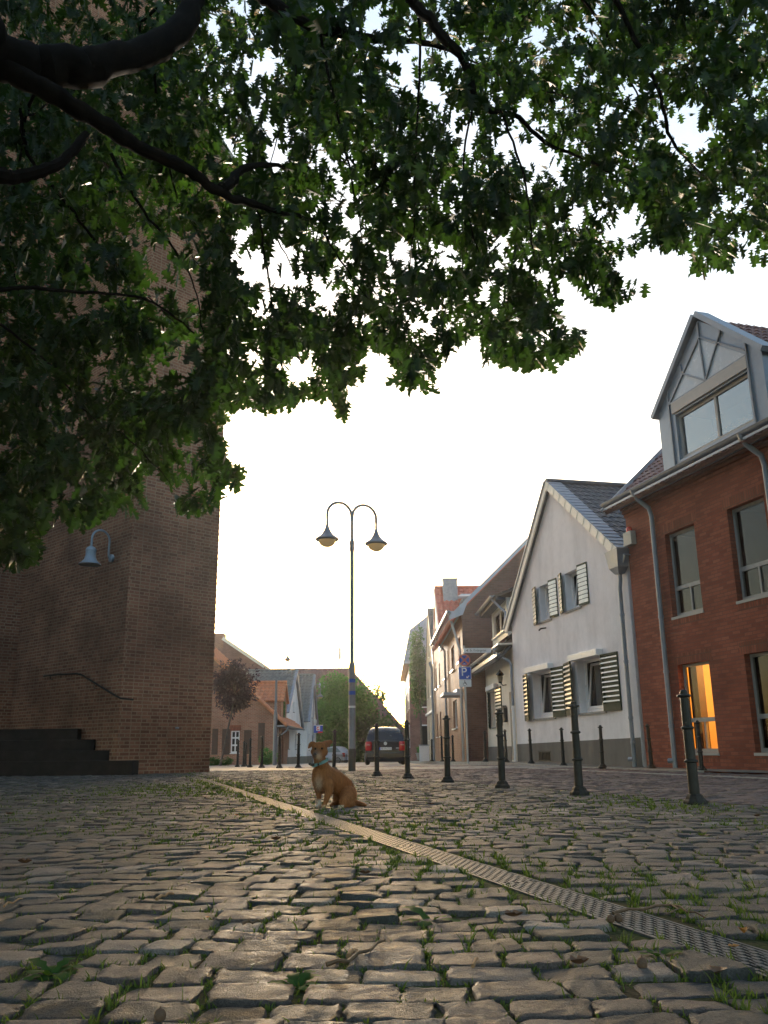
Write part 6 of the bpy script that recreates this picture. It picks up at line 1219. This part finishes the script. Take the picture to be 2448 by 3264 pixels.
hi_ = RNG.integers(0, nf, 15000); hp2 = fc[hi_]+RNG.normal(0, .0015, (15000, 3)); hd = fn[hi_]*.55+np.array([.15, .12, -.65])+RNG.normal(0, .18, (15000, 3)); hd /= np.linalg.norm(hd, axis=1)[:, None]; hl = RNG.uniform(.006, .014, 15000)[:, None]; hs_ = np.cross(hd, fn[hi_]+.01); hs_ /= np.linalg.norm(hs_, axis=1)[:, None]
hv_ = np.stack([hp2-hs_*.0011, hp2+hs_*.0011, hp2+hd*hl], 1).reshape(-1, 3)+np.array(dg0)
hair = mesh_np('hair', hv_, np.arange(45000), np.full(15000, 3), 'dog_fur', dog); ha = hair.data.color_attributes.new('coat', 'FLOAT_COLOR', 'POINT'); hc_ = np.repeat(col[fv[hi_]]*RNG.uniform(.8, 1.25, (15000, 1)), 3, 0); ha.data.foreach_set('color', np.concatenate([hc_, np.ones((45000, 1))], 1).ravel().astype(np.float32))
do = bpy.data.objects.new('body', me2); COL.objects.link(do); do.parent = dog; WL[do] = dg0.copy()
def ball(name, x, y, d, r, mat, sc_=(1, 1, 1)):
    b = MB(); b.lathe([(r*math.sin(a)*1.0, -r*math.cos(a)*sc_[2]) for a in np.linspace(.05, math.pi-.05, 9)], dp(x, y, d), 12); o = b.build(name, mat, dog, smooth=True, uv=False); return o
ball('eye', 420, 606, -.158, 19*KP, 'eye_dark'); ball('eye', 538, 604, -.155, 19*KP, 'eye_dark'); ball('nose', 438, 698, -.272, 26*KP, 'nose_dark', (1, 1, .8))
b = MB(); n_ = 28; c0 = dp(490, 848, -.032); ring = []
for i in range(n_+1):
    a = 2*math.pi*i/n_; x, y = math.cos(a)*.070, math.sin(a)*.070; tz = .026*math.cos(a)+.010*math.sin(a); p = c0+Vector((x, y, tz)); e = Vector((math.cos(a), math.sin(a), 0))*.003
    ring.append((p+Vector((0, 0, -.014))-e, p+Vector((0, 0, -.014))+e, p+Vector((0, 0, .014))+e, p+Vector((0, 0, .014))-e))
for r0, r1 in zip(ring[:-1], ring[1:]): b.add(list(r0)+list(r1), [(0, 1, 5, 4), (1, 2, 6, 5), (2, 3, 7, 6), (3, 0, 4, 7)], 0)
cl = b.build('collar', 'collar_teal', dog, smooth=True)
b = MB(); b.box(tuple(dp(455, 900, -.112)), tuple(dp(487, 862, -.098))); b.build('buckle', 'black_cloth', cl); b = MB(); b.box(tuple(dp(335, 912, -.09)), tuple(dp(402, 862, -.05))); b.build('collar_pouch', 'black_cloth', cl, bevel=.006); b = MB(); b.tube([dp(345, 890, -.07), dp(312, 872, -.07), dp(290, 862, -.07)], [.010, .012, .008], 8); b.build('leash_clip', 'black_cloth', cl, smooth=True)
# ================================================================ LIGHT, SKY, CAMERA
SAZ, SEL = rad(-5.6), rad(4.4)
w = bpy.data.worlds.new('World'); SC.world = w; w.use_nodes = True; nt = w.node_tree; nt.nodes.clear()
o_ = N(nt, 'ShaderNodeOutputWorld'); bg = N(nt, 'ShaderNodeBackground'); sk = N(nt, 'ShaderNodeTexSky'); sk.sky_type = 'NISHITA'; sk.sun_disc = False; sk.sun_elevation = SEL; sk.sun_rotation = SAZ; sk.air_density = 1.0; sk.dust_density = 2.0; sk.ozone_density = 1.2
bg.inputs[1].default_value = .13; L(nt, sk.outputs[0], bg.inputs[0]); L(nt, bg.outputs[0], o_.inputs[0])
sl_ = bpy.data.lights.new('sun', 'SUN'); sl_.energy = 1.2; sl_.angle = rad(3.5); sl_.color = (1, .87, .70); so = bpy.data.objects.new('sun', sl_); COL.objects.link(so)
so.rotation_euler = Vector((math.sin(SAZ)*math.cos(SEL), math.cos(SAZ)*math.cos(SEL), math.sin(SEL))).to_track_quat('Z', 'Y').to_euler()
cam = bpy.data.cameras.new('camera'); cam.sensor_fit = 'VERTICAL'; cam.sensor_height = 36; cam.lens = 36*F/3264; cam.clip_start = .05; cam.clip_end = 3000
co_ = bpy.data.objects.new('camera', cam); COL.objects.link(co_); mx = Matrix((CR, CU, -FW)).transposed().to_4x4(); mx.translation = Vector((0, 0, EYE)); co_.matrix_world = mx; SC.camera = co_
vs_ = SC.view_settings; vs_.view_transform = 'Standard'; vs_.look = 'None'; vs_.exposure = 2.66; vs_.gamma = 1
hz = MB(); hz.box((-170, -95, -3.4), (170, 175, 49)); m_, nt_, out_ = new_mat('glare_air'); pv = N(nt_, 'ShaderNodeVolumePrincipled'); setin(pv, Density=.00042, Anisotropy=.65); pv.inputs['Color'].default_value = (1, .99, .98, 1); L(nt_, pv.outputs[0], out_.inputs['Volume'])  # thin scattering box added to give the glow of lens glare
tag(hz.build('glare_volume', 'glare_air', uv=False), kind='stuff', label='thin pale scattering volume added to imitate lens glare over the square', cat='glare_volume')
SC.cycles.volume_bounces = 0
SC.cycles.max_bounces = 6; SC.cycles.diffuse_bounces = 3; SC.cycles.glossy_bounces = 3; SC.cycles.transmission_bounces = 4; SC.cycles.transparent_max_bounces = 12; SC.cycles.use_denoising = True; SC.cycles.sample_clamp_indirect = 6
